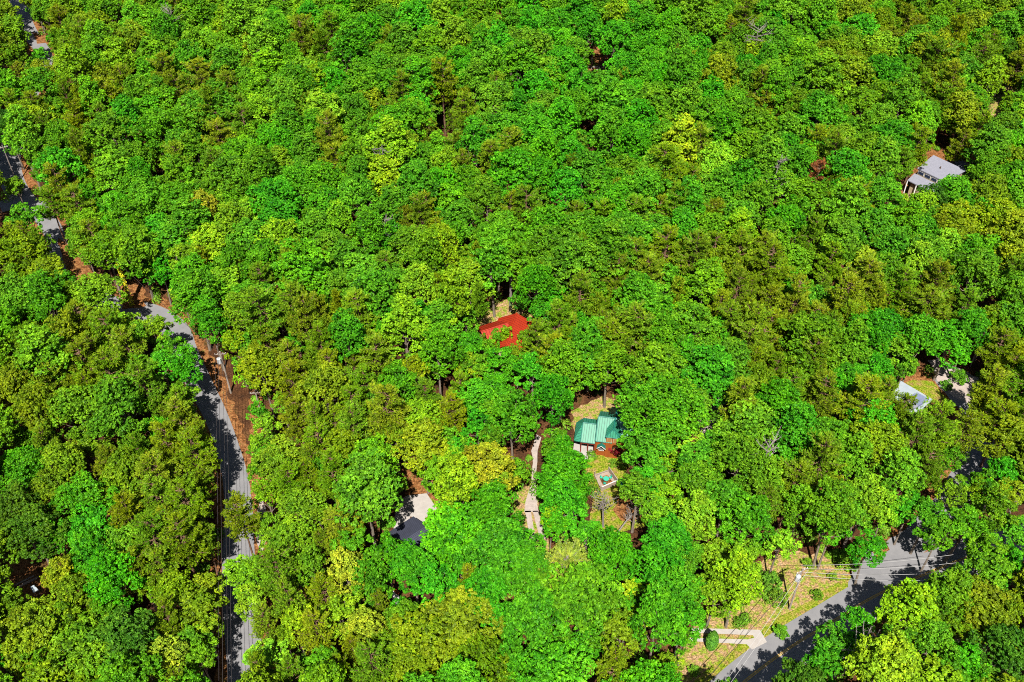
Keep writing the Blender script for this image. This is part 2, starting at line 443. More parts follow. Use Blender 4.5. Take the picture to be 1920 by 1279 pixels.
def broad_crown(R, zc, kz, nl, npf, nlf, leaf, form='round'):
    """lobes on a dome, puffs on each lobe, leaves on each puff"""
    C = []
    k = 0
    # golden-spiral lobes over the upper three quarters of the ellipsoid
    for i in range(nl):
        f = (i + 0.5) / nl
        z = 1 - 1.6 * f
        a = i * 2.39996 + rng.uniform(-0.35, 0.35)
        rr = math.sqrt(max(0, 1 - z * z))
        rad = rng.uniform(0.48, 1.0)
        if form == 'tall':
            rr *= 0.9 - 0.25 * z
        C.append((rr * math.cos(a) * rad * R, rr * math.sin(a) * rad * R, zc + z * kz * R * rng.uniform(0.72, 1.0),
                  rng.uniform(0.18, 0.34) * R))
    for i in range(nl // 4):
        v = unit(1)[0] * R * rng.uniform(0.1, 0.45)
        C.append((v[0], v[1], zc + abs(v[2]) * kz, rng.uniform(0.26, 0.36) * R))
    C = np.array(C)
    P, Nn, T = [], [], []
    for (x, y, z, r) in C:
        out = np.array([x, y, (z - zc) / kz + 0.5 * R]); out /= np.linalg.norm(out) + 1e-6
        n = int(npf * (r / (0.28 * R)) ** 2)
        d = unit(n) + out * 0.75
        d /= np.linalg.norm(d, axis=1, keepdims=True)
        p = np.array([x, y, z]) + d * r * rng.uniform(0.55, 1.2, (n, 1)) * np.array([1, 1, 0.8])
        P.append(p); Nn.append(d)
        T.append(np.clip(rng.normal(0.5, 0.14, n) + rng.normal(0, 0.1), 0, 1))
    P = np.concatenate(P); Nn = np.concatenate(Nn); T = np.concatenate(T)
    n = len(P) * nlf
    base = np.repeat(P, nlf, axis=0); bn = np.repeat(Nn, nlf, axis=0); tt = np.repeat(T, nlf)
    d = unit(n) + bn * 0.5 + np.array([0, 0, 0.35])
    d /= np.linalg.norm(d, axis=1, keepdims=True)
    pr = rng.uniform(0.22, 0.5, (n, 1)) * (leaf / 0.2) * 0.85
    c = base + d * pr * np.array([1, 1, 0.65])
    nr = d + rng.normal(size=(n, 3)) * 0.6 + np.array([0, 0, 0.2])
    v, f = quads(c, nr, rng.uniform(0.7, 1.25, n) * leaf, 0.62)
    return v, f, np.clip(tt + rng.normal(0, 0.13, n), 0, 1), C

def limbs_mb(C, zc, H, R, r0, n=9, bark=6, bend=0.3):
    mb = MB()
    bx, by = rng.uniform(-bend, bend, 2)
    top = zc + 0.35 * R
    pts = [Vector((bx * math.sin(t * 3), by * math.sin(t * 2.4), t * top)) for t in (0, 0.25, 0.5, 0.75, 1)]
    mb.tube(pts, [r0 * 1.15, r0 * 0.9, r0 * 0.72, r0 * 0.5, r0 * 0.22], bark)
    idx = rng.permutation(len(C))[:n]
    for i in idx:
        e = Vector(C[i][:3])
        h = rng.uniform(0.45, 0.8) * top
        s = Vector((bx * math.sin(h / top * 3), by * math.sin(h / top * 2.4), min(h, e.z * 0.85)))
        m_ = s.lerp(e, 0.5) + Vector((0, 0, -0.25 * (e - s).length * 0.5))
        mb.tube([s, m_, e], [r0 * 0.4, r0 * 0.26, r0 * 0.08], 5, cap=False)
    return mb

def pine_crown(H, R, base, lv, nb, tuft, blades, bl, top='round'):
    mbp = MB()
    tr = [Vector((0, 0, 0)), Vector((0.15, 0.1, H * 0.35)), Vector((-0.1, 0.15, H * 0.7)), Vector((0, 0, H))]
    mbp.tube(tr, [0.3, 0.23, 0.15, 0.03], 6)
    P, D = [], []
    for i in range(lv):
        f = (i + 0.4) / lv
        z = H * (base + (1 - base) * f)
        prof = (math.sin(min(1, f * 1.15 + 0.22) * math.pi) ** 0.6 if f < 0.7 else (1 - f) * 2.3 + 0.12) if top == 'round' else (1.02 - f) * 1.0 + 0.05
        for k in range(nb):
            a = rng.uniform(0, 2 * math.pi) if top == 'round' else (k + rng.uniform(-.3, .3)) * 2 * math.pi / nb + i * 1.3
            L = R * prof * rng.uniform(0.62, 1.1)
            if L < 0.3: L = 0.3
            ca, sa = math.cos(a), math.sin(a)
            up = (0.10 + 0.35 * f) if top == 'round' else -0.22
            zz = z + rng.uniform(-0.3, 0.3)
            if i < lv - 1:
                mbp.tube([(0, 0, zz), (ca * L * .5, sa * L * .5, zz + up * L * .35), (ca * L, sa * L, zz + up * L)], [0.075, 0.05, 0.015], 3, cap=False)
            nt_ = max(3, int(tuft * L / R))
            for q in range(nt_):
                t = 0.28 + 0.72 * (q + rng.uniform(0, 1)) / nt_
                side_ = rng.normal(0, 0.15 * L * (1.2 - 0.6 * t))
                p = np.array([ca * L * t - sa * side_, sa * L * t + ca * side_, zz + up * L * t * t + rng.normal(0, 0.10)])
                P.append(p); D.append((ca - sa * side_ / L * 1.5, sa + ca * side_ / L * 1.5, 0.35))
    P = np.array(P); D = np.array(D)
    n = len(P) * blades
    c = np.repeat(P, blades, axis=0); d = np.repeat(D, blades, axis=0)
    d = d / np.linalg.norm(d, axis=1, keepdims=True) * 1.0 + rng.normal(size=(n, 3)) * 0.5
    d /= np.linalg.norm(d, axis=1, keepdims=True)
    sz = rng.uniform(0.7, 1.25, n)[:, None] * bl
    sd = np.cross(d, unit(n)); sd /= np.linalg.norm(sd, axis=1, keepdims=True)
    wd = bl * 0.13
    v = np.stack([c, c + d * sz * 0.5 + sd * wd, c + d * sz, c + d * sz * 0.5 - sd * wd], axis=1).reshape(-1, 3)
    f = np.arange(n * 4).reshape(n, 4)
    r = np.clip(np.repeat(rng.normal(0.5, 0.18, len(P)), blades) + rng.normal(0, 0.12, n), 0, 1)
    return v, f, r, mbp

PROTO = {}
def add_proto(kind, crown_mesh, trunk_mesh, R, zc, H, leafm, barkm):
    crown_mesh.materials.append(leafm)
    trunk_mesh.materials.append(barkm)
    PROTO.setdefault(kind, []).append(dict(c=crown_mesh, t=trunk_mesh, R=R, zc=zc, H=H))

def make_broad(kind, R, H, kz, nl, npf, nlf, leaf, form='round', low=False):
    zc = H - kz * R - 0.2 * R
    v, f, r, C = broad_crown(R, zc, kz, nl, npf, nlf, leaf, form)
    add_proto(kind, mesh_np(kind + '_crown', v, f, r), limbs_mb(C, zc, H, R, 0.03 * R + 0.12).mesh(kind + '_trunk'), R, zc, H, M['leaf'], M['bark'])

for i in range(5):
    make_broad('small', 3.2, 14.5, rng.uniform(0.9, 1.2), 20, 27, 14, 0.145)
for i in range(8):
    make_broad('mid', 4.6, 18.5, rng.uniform(0.75, 1.1), 36, 34, 14, 0.16)
for i in range(6):
    make_broad('tall', 4.3, 21.5, rng.uniform(1.25, 1.6), 44, 32, 14, 0.155, 'tall')
for i in range(5):
    make_broad('large', 6.4, 21.0, 0.7, 60, 42, 14, 0.175)
for i in range(7):
    R_ = rng.uniform(4.2, 5.0); H_ = 21.0
    v, f, r, mbp = pine_crown(H_, R_, 0.5, 10, 9, 24, 9, 0.62)
    add_proto('pine', mesh_np('pine_crown', v, f, r), mbp.mesh('pine_trunk'), R_, H_ * 0.75, H_, M['needle'], M['pinebark'])
for i in range(2):
    v, f, r, mbp = pine_crown(18.0, 3.0, 0.18, 20, 9, 11, 9, 0.42, 'spire')
    add_proto('spire', mesh_np('hemlock_crown', v, f, r), mbp.mesh('hemlock_trunk'), 3.0, 9.0, 18.0, M['needle'], M['pinebark'])
# feathery pale crown
for i in range(1):
    v, f, r, mbp = pine_crown(15.0, 5.6, 0.45, 13, 12, 22, 15, 0.6)
    add_proto('feather', mesh_np('feathery_crown', v, f, r), mbp.mesh('feathery_trunk'), 5.6, 11.0, 15.0, M['needle'], M['deadbark'])
# bare dead trees
def bare_tree(H, R, n):
    mb = MB()
    top = Vector((rng.uniform(-.5, .5), rng.uniform(-.5, .5), H))
    mb.tube([(0, 0, 0), (0.1, 0.1, H * 0.5), tuple(top)], [0.24, 0.16, 0.04], 6)
    for i in range(n):
        z = H * rng.uniform(0.5, 0.97)
        a = rng.uniform(0, 6.28); L = R * rng.uniform(0.4, 1.0)
        e = Vector((math.cos(a) * L, math.sin(a) * L, z + rng.uniform(0.15, 0.8) * L))
        s = Vector((0.05, 0.05, z)); m_ = s.lerp(e, .5) + Vector((rng.uniform(-.2, .2), rng.uniform(-.2, .2), 0))
        mb.tube([s, m_, e], [0.085, 0.06, 0.02], 4, cap=False)
        for q in range(4):
            t = rng.uniform(0.3, 0.9); s2 = s.lerp(e, t)
            e2 = s2 + Vector(rng.uniform(-1, 1, 3)) * L * 0.45; e2.z = s2.z + abs(e2.z - s2.z)
            mb.tube([s2, e2], [0.04, 0.012], 3, cap=False)
    return mb
BARE = [bare_tree(17, 3.2, 16).mesh('dead_tree'), bare_tree(14, 2.8, 20).mesh('dead_tree'), bare_tree(9, 3.4, 22).mesh('dead_tree')]
for b_ in BARE: b_.materials.append(M['deadbark'])

# ------------------------------------------------------------------ where the trees stand
# type: (name, category, colour word, colour, proto weights)
TY = {
 'B': ('oak_tree', 'oak', 'mid-green', (0.060, 0.235, 0.006), ['mid', 'mid', 'large', 'small', 'tall']),
 'G': ('maple_tree', 'maple', 'vivid green', (0.038, 0.255, 0.005), ['mid', 'large', 'mid', 'tall', 'small']),
 'D': ('oak_tree', 'oak', 'dark green', (0.04, 0.14, 0.006), ['mid', 'large', 'mid']),
 'O': ('hickory_tree', 'hickory', 'olive-green', (0.098, 0.225, 0.005), ['mid', 'mid', 'large', 'small']),
 'Y': ('poplar_tree', 'poplar', 'yellow-green', (0.098, 0.30, 0.007), ['tall', 'mid', 'tall', 'small']),
 'L': ('poplar_tree', 'poplar', 'bright lime', (0.155, 0.36, 0.010), ['mid', 'tall', 'small', 'large']),
 'K': ('oak_tree', 'oak', 'golden-yellow', (0.18, 0.30, 0.012), ['mid', 'large']),
 'P': ('pine_tree', 'pine', 'olive', (0.105, 0.225, 0.006), ['pine']),
 'C': ('hemlock_tree', 'hemlock', 'olive spire-shaped', (0.11, 0.22, 0.006), ['spire']),
 'W': ('willow_tree', 'willow', 'pale feathery', (0.17, 0.31, 0.035), ['feather']),
 'R': ('pine_tree', 'pine', 'rust-brown dying', (0.24, 0.10, 0.03), ['pine']),
}
# (u, v) crown centre in the photo, crown diameter in photo pixels, type
HAND = [
 (292,618,62,'Y'),(322,650,58,'B'),(352,672,44,'G'),(484,775,40,'B'),(486,835,40,'Y'),(484,885,40,'B'),(462,705,44,'Y'),(500,990,50,'O'),(905,642,30,'O'),(930,634,22,'Y'),(985,635,28,'Y'),(966,662,26,'O'),(1905,1005,80,'B'),(1850,1080,80,'B'),
  (452,965,66,'P'),(440,1075,60,'L'),(500,930,66,'Y'),(505,860,60,'B'),(500,800,56,'Y'),(376,900,60,'P'),(372,820,56,'P'),(385,1010,56,'P'),(392,1100,60,'O'),(388,1180,64,'O'),(360,1210,80,'B'),
 (908,885,112,'K'),(1060,1070,135,'W'),(850,1000,118,'G'),(930,1040,130,'G'),(1000,1165,135,'G'),(905,1125,110,'G'),(985,1080,90,'G'),
 (775,1060,90,'G'),(725,1040,75,'G'),(1060,885,88,'G'),(1062,950,84,'G'),(1045,830,66,'B'),(1078,920,60,'G'),
 (1222,842,92,'B'),(1205,905,78,'G'),(1283,818,76,'L'),(1243,920,62,'L'),(1300,968,92,'L'),(1385,870,110,'B'),(1430,905,90,'B'),
 (1245,1015,95,'G'),(1150,1040,88,'G'),(1230,1070,90,'G'),(1190,1120,78,'L'),(1165,1185,90,'O'),(1100,1215,90,'G'),
 (1385,1085,100,'Y'),(1340,1110,90,'Y'),(1345,1045,70,'Y'),(860,1165,130,'O'),(800,1215,120,'O'),(900,1240,110,'O'),(760,1140,60,'G'),
 (650,1075,80,'K'),(640,1150,88,'L'),(690,1185,75,'K'),(555,1165,70,'L'),(500,1235,90,'L'),(470,1080,84,'L'),(470,1130,70,'L'),(520,1060,84,'P'),
 (380,393,52,'K'),(395,605,78,'G'),(750,590,52,'G'),(712,625,40,'G'),(942,38,38,'R'),(1263,140,44,'C'),(848,205,40,'C'),(1530,330,44,'R'),
 (570,590,80,'P'),(545,570,70,'P'),(600,640,76,'P'),(620,690,70,'P'),(500,640,60,'P'),(115,340,74,'P'),(145,385,70,'P'),(95,380,60,'P'),
 (70,200,60,'P'),(85,240,54,'P'),(1125,615,66,'P'),(1058,640,56,'P'),(1410,640,74,'P'),(1370,600,64,'P'),(1090,470,54,'P'),(1165,510,60,'P'),
 (1270,385,70,'P'),(1240,395,50,'P'),(1080,405,50,'P'),(1390,470,64,'P'),(1380,540,70,'P'),(1440,570,70,'P'),(1490,560,74,'P'),(1520,600,74,'P'),
 (1560,620,66,'P'),(1540,540,60,'P'),(1520,670,76,'P'),(1590,600,60,'P'),(1640,560,56,'P'),(1690,570,50,'P'),(1810,570,60,'P'),(1510,480,60,'Y'),
 (1630,1030,70,'G'),(1700,1145,108,'Y'),(1650,1245,135,'L'),(1770,1110,90,'B'),(1830,1140,110,'O'),(1745,1215,100,'B'),(1880,1230,110,'D'),
 (1545,1255,90,'G'),(1600,1215,70,'G'),(1880,1150,84,'O'),(1800,1240,90,'G'),(1500,1300,110,'D'),(1610,1175,60,'G'),
 (1460,1020,60,'L'),(1560,960,100,'B'),(1500,955,84,'B'),(1620,940,90,'Y'),(1560,990,80,'G'),(1740,965,76,'B'),(1705,955,70,'G'),(1785,925,60,'Y'),(1805,985,80,'B'),(1860,955,80,'O'),(1760,1000,60,'B'),(1875,890,80,'G'),(1850,1030,80,'B'),(1900,1060,70,'G'),(1790,1110,70,'B'),(1730,1130,60,'B'),(1690,900,100,'Y'),(1740,870,84,'P'),(1760,800,84,'P'),
 (1480,815,90,'G'),(1545,860,100,'P'),(1600,860,80,'B'),(1640,800,84,'G'),(1540,740,84,'P'),(1490,730,70,'P'),
 (1700,420,70,'B'),(1740,385,66,'D'),(1790,370,76,'B'),(1850,370,70,'O'),(1680,470,70,'B'),(1770,470,72,'L'),(1720,500,74,'L'),(1620,490,60,'L'),
 (1780,640,84,'G'),(1720,640,76,'G'),(1820,620,76,'G'),(1690,770,60,'P'),(1665,745,70,'P'),(1720,820,80,'P'),(1860,720,80,'P'),(1880,790,80,'P'),
 (1640,700,76,'G'),(1590,710,70,'G'),(1455,690,60,'P'),(1330,670,76,'B'),(1250,640,80,'B'),(1280,600,60,'L'),(1230,560,60,'Y'),
 (840,560,90,'Y'),(790,540,70,'Y'),(880,530,70,'Y'),(870,600,50,'Y'),(915,430,50,'Y'),(840,470,70,'L'),(870,480,50,'Y'),(730,500,60,'P'),
 (1000,540,76,'G'),(1040,560,66,'G'),(1010,590,50,'G'),(1010,630,60,'P'),(880,650,60,'G'),(925,675,70,'G'),(970,690,60,'G'),(920,655,32,'Y'),(948,628,26,'Y'),(990,665,50,'O'),(885,635,38,'B'),
 (400,460,84,'L'),(350,490,64,'Y'),(430,420,60,'B'),(470,460,76,'B'),(280,380,70,'B'),(240,420,76,'B'),(300,440,70,'G'),(260,340,60,'G'),(330,330,64,'B'),
 (640,420,70,'Y'),(590,440,76,'B'),(700,440,36,'L'),(740,450,64,'G'),(720,340,64,'L'),(670,340,60,'B'),(560,350,70,'B'),(490,330,70,'B'),
 (960,760,74,'G'),(930,730,70,'G'),(1000,700,70,'G'),(860,730,60,'P'),(900,800,66,'G'),(840,830,70,'B'),(790,790,84,'Y'),(700,860,90,'Y'),(740,820,70,'O'),
 (620,890,84,'P'),(570,960,90,'O'),(640,980,90,'P'),(540,900,80,'P'),(600,830,84,'P'),(560,780,84,'P'),(660,760,76,'P'),(690,720,70,'P'),(540,710,76,'P'),
 (345,700,70,'G'),(340,790,84,'P'),(360,850,84,'P'),(310,830,80,'P'),(330,750,64,'O'),(350,930,90,'P'),(340,1010,90,'P'),(300,930,80,'P'),(380,1140,90,'O'),(330,1120,90,'O'),
 (180,1040,90,'G'),(215,1090,100,'G'),(170,990,84,'G'),(20,800,70,'G'),(40,880,84,'G'),(60,1000,90,'D'),(30,960,90,'D'),(100,930,84,'O'),(130,880,84,'O'),
 (250,1200,110,'D'),(140,1130,100,'O'),(60,1190,120,'O'),(160,1230,120,'O'),(300,1240,110,'K'),(110,1080,70,'K'),(380,1230,80,'B'),(240,960,80,'P'),
 (260,1060,84,'P'),(300,1070,84,'P'),(205,860,60,'P'),(150,780,90,'O'),(100,720,84,'P'),(200,700,84,'P'),(240,650,80,'P'),(60,650,84,'O'),(30,560,76,'B'),(90,570,76,'B'),(40,480,76,'O'),(100,520,60,'O'),
 (75,105,30,'G'),(30,350,34,'O'),(50,410,60,'B'),(20,110,60,'O'),(25,60,60,'O'),(20,170,60,'B'),(15,240,54,'D'),
 (1180,285,80,'G'),(1280,270,84,'L'),(1200,230,76,'G'),(1100,330,70,'B'),(1340,310,76,'L'),(1350,350,60,'B'),(1170,60,70,'G'),(1260,50,80,'G'),(1100,60,54,'G'),(1400,140,74,'G'),
 (1330,190,70,'G'),(1170,130,60,'G'),(1395,30,70,'P'),(1370,60,60,'P'),(1140,85,34,'L'),(1500,120,80,'Y'),(1540,150,84,'Y'),(1660,140,84,'G'),(1720,60,60,'P'),(1750,110,60,'P'),
 (1790,60,60,'P'),(1840,110,70,'P'),(1760,190,66,'P'),(1855,150,60,'Y'),(1830,190,40,'L'),(1720,230,60,'Y'),(1800,270,54,'P'),(1880,60,70,'B'),(1890,110,66,'D'),(1840,240,60,'P'),
 (1150,1250,90,'P'),(1030,1240,90,'G'),(960,1255,90,'G'),(700,1240,90,'P'),(600,1250,90,'B'),(540,1120,76,'P'),
]
ZONES = [
 "OP BP BY BY YB BG YB GB GB BG GB BO BG OB BP BO",
 "OB PY BP PB YB BY BP BG BG BG GB BP BG BO BP OB",
 "BO BY BP YB BY BP YB BP GB BG LB BP OB BP BP BG",
 "PO BG BB YB BG BY BP BY BG PB BG YB BG BY LB OB",
 "OB PO BG LB PB BG YB BY BG PB PB PO BG PB PG BO",
 "OB OP BG OY PB PG BY BY BP PB BG PB PG BG BG BO",
 "OB PO OP BY PB PO BO BG BG BG BG BP GB PB PO PO",
 "BG OB PO BY PO OB OB LY BG GB YB BO GB PO BP BO",
 "DB BG OP YO OP BO GB GG YG GB YB BO BP YB BO BO",
 "OO OD OP YO PB BO GB GG YG GB GY YB BB BG OB OB",
 "OO OO OB YB OP BP OO GG GO GY GB YB BD BD YB OB",
]
ZONES = [z.split() for z in ZONES]
OPEN = [
   # places where the photo shows ground, road or roofs between the crowns
 [(390,740),(408,662),(436,658),(452,720),(470,765),(480,860),(468,905),(440,915),(430,930),(428,1000),(424,1030),(424,1100),(424,1170),(440,1165),(462,1200),(464,1279),(400,1279),(412,1180),(418,1100),(412,1000),(410,930),(398,850),(392,790)],
 [(480,935),(505,930),(512,1040),(495,1060),(482,1000)], [(320,608),(335,608),(338,632),(325,628)],
 [(215,490),(235,490),(268,545),(264,572),(235,575)], [(112,448),(135,470),(168,525),(165,540),(145,535),(125,505),(108,480)],
 [(0,372),(60,372),(100,412),(112,448),(95,440),(60,402),(0,392)], [(30,22),(58,25),(70,60),(92,75),(108,115),(98,125),(72,112),(45,65)],
 [(2,285),(42,290),(52,325),(50,360),(0,360)],
 [(898,612),(935,590),(952,580),(985,585),(985,602),(960,612),(935,625),(910,622)],[(896,612),(914,612),(914,634),(896,634)],[(920,638),(930,638),(930,655),(920,655)],[(932,622),(942,622),(942,640),(932,640)],[(958,612),(974,612),(974,650),(960,650)],
 [(952,500),(962,500),(962,580),(952,580)],
 [(1080,785),(1120,765),(1150,760),(1192,772),(1192,798),(1178,802),(1178,825),(1165,862),(1115,860),(1105,838),(1085,832),(1088,800)],
 [(1100,862),(1160,860),(1165,930),(1203,945),(1203,978),(1160,985),(1112,982),(1118,930),(1110,900)],
 [(997,830),(1012,822),(1006,880),(1005,930),(1020,995),(1015,1005),(1000,1005),(985,960),(977,937),(995,915),(998,870)],
 [(757,932),(800,924),(820,962),(800,1005),(775,1022),(750,1018),(752,970)], [(765,885),(783,885),(775,910),(760,915)], [(724,1103),(746,1103),(746,1120),(724,1120)],
 [(1312,1180),(1400,1168),(1440,1120),(1450,1055),(1500,1050),(1600,1062),(1640,1070),(1640,1025),(1665,1020),(1700,1005),(1725,1025),(1800,1045),(1800,1068),(1760,1080),(1700,1090),(1640,1130),(1560,1170),(1500,1225),(1450,1279),(1260,1279),(1310,1240)],
 [(1690,365),(1700,345),(1720,312),(1750,288),(1815,300),(1818,316),(1785,338),(1768,342),(1735,345),(1712,372)],
 [(1688,706),(1740,700),(1785,745),(1750,752),(1730,752),(1706,762)], [(1740,674),(1762,672),(1830,702),(1822,730),(1812,758),(1785,742),(1750,708)],
 [(1817,828),(1848,830),(1852,850),(1830,880),(1802,892),(1795,880)], [(1340,745),(1364,750),(1352,768),(1360,785),(1342,780)],[(1313,778),(1330,775),(1328,850),(1316,850)],[(1422,780),(1434,786),(1440,796),(1430,792)],
 [(1112,98),(1145,98),(1145,136),(1112,136)],[(1090,76),(1100,76),(1102,94),(1094,92)],[(1878,155),(1900,160),(1898,172),(1880,172)],[(1858,200),(1878,196),(1870,222),(1856,222)],
 [(45,1090),(72,1090),(72,1116),(45,1116)],[(28,1056),(52,1056),(52,1075),(30,1075)],
 [(228,1130),(290,1150),(285,1205),(250,1195)],[(30,985),(85,1000),(85,1030),(35,1040)],[(828,170),(852,190),(850,250),(835,245)],[(545,420),(556,420),(556,440),(545,440)],[(1105,225),(1122,225),(1120,280),(1108,280)],[(1540,880),(1560,890),(1556,910),(1540,905)],[(900,585),(915,575),(920,590),(905,600)],
]
MW, MH = 560, 420        # mask covers u -160..2080, v -160..1520 in 4 px cells
mask = np.zeros((MH, MW), dtype=bool)
gy, gx = np.mgrid[0:MH, 0:MW]
U = gx * 4 - 160 + 2.0; V = gy * 4 - 160 + 2.0
def inside(poly, U, V):
    r = np.zeros(U.shape, dtype=bool)
    n = len(poly)
    for i in range(n):
        x1, y1 = poly[i]; x2, y2 = poly[(i + 1) % n]
        c = ((y1 > V) != (y2 > V)) & (U < (x2 - x1) * (V - y1) / (y2 - y1 + 1e-9) + x1)
        r ^= c
    return r
for pg in OPEN: mask |= inside(pg, U, V)
roadmask = np.zeros((MH, MW), dtype=bool)     # ground that no trunk may stand on
for path, wd in ((main_road, 4.4), (left_road, 3.4), (right_road, 2.6)):
    P_ = np.array([px(p.x, p.y, 0) for p in path])
    for (a, b, s) in P_:
        roadmask |= (((U - a) / (s * wd)) ** 2 + ((V - b) / (s * wd * 0.75)) ** 2) < 1
for pg in OPEN: roadmask |= inside(pg, U, V)
def mget(m, u, v):
    i = int((v + 160) / 4); j = int((u + 160) / 4)
    return 0 <= i < MH and 0 <= j < MW and m[i, j]

trees = []    # dict(x,y,s,kind,type,pi,u,v,d)
cell = {}
def near(x, y, r):
    ci, cj = int(x // 8), int(y // 8)
    for i in range(ci - 2, ci + 3):
        for j in range(cj - 2, cj + 3):
            for t in cell.get((i, j), ()):
                if (t['x'] - x) ** 2 + (t['y'] - y) ** 2 < (0.62 * (r + t['r'])) ** 2: return True
    return False
def add_tree(t):
    trees.append(t); cell.setdefault((int(t['x'] // 8), int(t['y'] // 8)), []).append(t)

def pick_form(ty, dm):
    opts = TY[ty][4]
    if len(opts) == 1: return opts[0]
    if dm < 7.2: c = [o for o in opts if o in ('small',)] or opts
    elif dm > 11.5: c = [o for o in opts if o == 'large'] or opts
    else: c = [o for o in opts if o in ('mid', 'tall')] or opts
    return random.choice(c)

def make_rec(u, v, dm_px=None, ty=None, r_m=None, form=None):
    # solve crown height and scale together
    z = 14.0; hv = random.uniform(0.86, 1.14)
    # some tree kinds are made up from crown form, not from real species
    for _ in range(3):
        p = at(u, v, z); s = px(p.x, p.y, z)[2]
        rm = (dm_px / s / 2) if dm_px else r_m
        f = form or pick_form(ty, 2 * rm)
        form = f
        pr = PROTO[f]; R = sum(q['R'] for q in pr) / len(pr)
        sc = rm / (R * 1.05)
        sz = max(0.72, min(1.25, sc ** 0.45)) * hv
        z = pr[0]['zc'] * sz
    return dict(x=p.x, y=p.y, r=rm, sx=sc, sz=sz, form=f, type=ty, u=u, v=v, d=2 * rm * s, pi=random.randrange(len(pr)), z=z)

for (u, v, d, ty) in HAND:
    t = make_rec(u, v, d, ty)
    t['hand'] = True
    add_tree(t)
# trees between: dart throwing over the canopy plane
def try_fill(n, rlo, rhi):
    cnt = 0
    for _ in range(n):
        y = random.uniform(62, 345)
        x = random.uniform(-1, 1) * (0.5 * 1.16 * 1920 / FPX * (y * CP + CAM_H * SP) + 5)
        z = 13
        u, v, s = px(x, y, z)
        if v > 1375 or v < -70 or u < -90 or u > 2010: continue
        i = min(10, max(0, int(v / 116.3))); j = min(15, max(0, int(u / 120)))
        zz = ZONES[i][j]
        q = random.random()
        ty = zz[0] if q < 0.48 else (zz[1] if q < 0.8 else random.choice('BGYOPBB'))
        if v < 1240 and i < 10 and random.random() < 0.3:
            # blend towards the neighbouring zone so that zones leave no edges
            i2 = min(10, max(0, i + random.choice((-1, 0, 1)))); j2 = min(15, max(0, j + random.choice((-1, 0, 1))))
            ty = random.choice(ZONES[i2][j2])
        r = random.uniform(rlo, rhi) * (0.92 if ty == 'P' else 1.0)
        if near(x, y, r): continue
        t = make_rec(u, v, None, ty, r)
        rp = t['d'] / 2
        bad = False
        for k in range(14):
            a = k * 2.4; q_ = 0.3 + 0.65 * (k % 3) / 2
            if mget(mask, u + math.cos(a) * rp * q_, v + math.sin(a) * rp * q_): bad = True; break
        if bad or mget(mask, u, v): continue
        # crown bottom and trunk foot
        bu, bv, _s = px(t['x'], t['y'], 0)
        if mget(roadmask, bu, bv): continue
        add_tree(t); cnt += 1
    return cnt
print('fill', try_fill(7000, 4.0, 5.8), try_fill(16000, 2.9, 4.2), try_fill(14000, 2.0, 2.9))
print('trees', len(trees))

LAND = [
 ('the green-roofed log house', 1135, 800), ('the fenced wooden pen', 1137, 898), ('the red-roofed house', 945, 615), ('the pale grey-roofed house', 1765, 318),
 ('the white and blue roof', 1718, 735), ('the charcoal-roofed house', 775, 985), ('the half-hidden white shed', 735, 1112), ('the columnar conifer', 1332, 1205),
 ('the pole with the transformer by the bank', 1485, 1110), ('the road junction', 1665, 1050), ('the pole beside the shaded road', 425, 700),
 ('the ivy-covered pole', 235, 540), ('the white pole at the left edge', 20, 315), ('the top left road clearing', 70, 75), ('the golden oak by the drive', 908, 885),
 ('the pale feathery willow', 1060, 1075), ('the rust-brown dying pine', 942, 38), ('the spire-shaped hemlock', 1263, 140), ('the golden round oak', 380, 393),
 ('the log pile clearing', 1130, 118), ('the gravel lot', 1785, 700), ('the right-hand paved bend', 1825, 860), ('the shaded driveway', 1322, 815),
 ('the timber heap', 60, 1100), ('the grey dead tree', 717, 300), ('the bare leaning snag', 1447, 330), ('the vivid green maple by the left road', 395, 605),
 ('the bottom edge of the left road', 452, 1240), ('the top right corner', 1880, 30), ('the bottom left corner', 60, 1240), ('the bottom right corner', 1860, 1240),
 ('the tall pale trunk', 957, 540), ('the bare slim trunk', 1188, 335), ('the grey bare top', 1420, 75),
]
ORD = ['', 'second ', 'third ', 'fourth ', 'fifth ', 'sixth ', 'seventh ', 'eighth ', 'ninth ', 'tenth ', 'eleventh ', 'twelfth ', 'thirteenth ', 'fourteenth ', 'fifteenth ', 'sixteenth ']
def label_for(ts):
    buckets = {}
    for t in ts:
        tw = TY[t['type']]
        best = min(((t['u'] - a) ** 2 + (t['v'] - b) ** 2, nm, a, b) for nm, a, b in LAND)
        _, nm, a, b = best
        dx, dy = t['u'] - a, t['v'] - b
        dr = ('right of' if dx > 0 else 'left of') if abs(dx) > abs(dy) else ('below' if dy > 0 else 'above')
        size = 'small' if t['r'] < 3.1 else ('broad' if t['r'] > 5.3 else '')
        t['_d'] = best[0]
        buckets.setdefault((tw[2], t['cat'], size, dr, nm), []).append(t)
    for (cw, k, size, dr, nm), L in buckets.items():
        L.sort(key=lambda t: t['_d'])
        for i, t in enumerate(L):
            o = ORD[i] if i < len(ORD) else str(i + 1) + 'th '
            o = 'nearest ' if (i == 0 and len(L) > 1) else o
            t['label'] = (o + (size + ' ' if size else '') + cw + ' ' + k + ' ' + dr + ' ' + nm).strip()

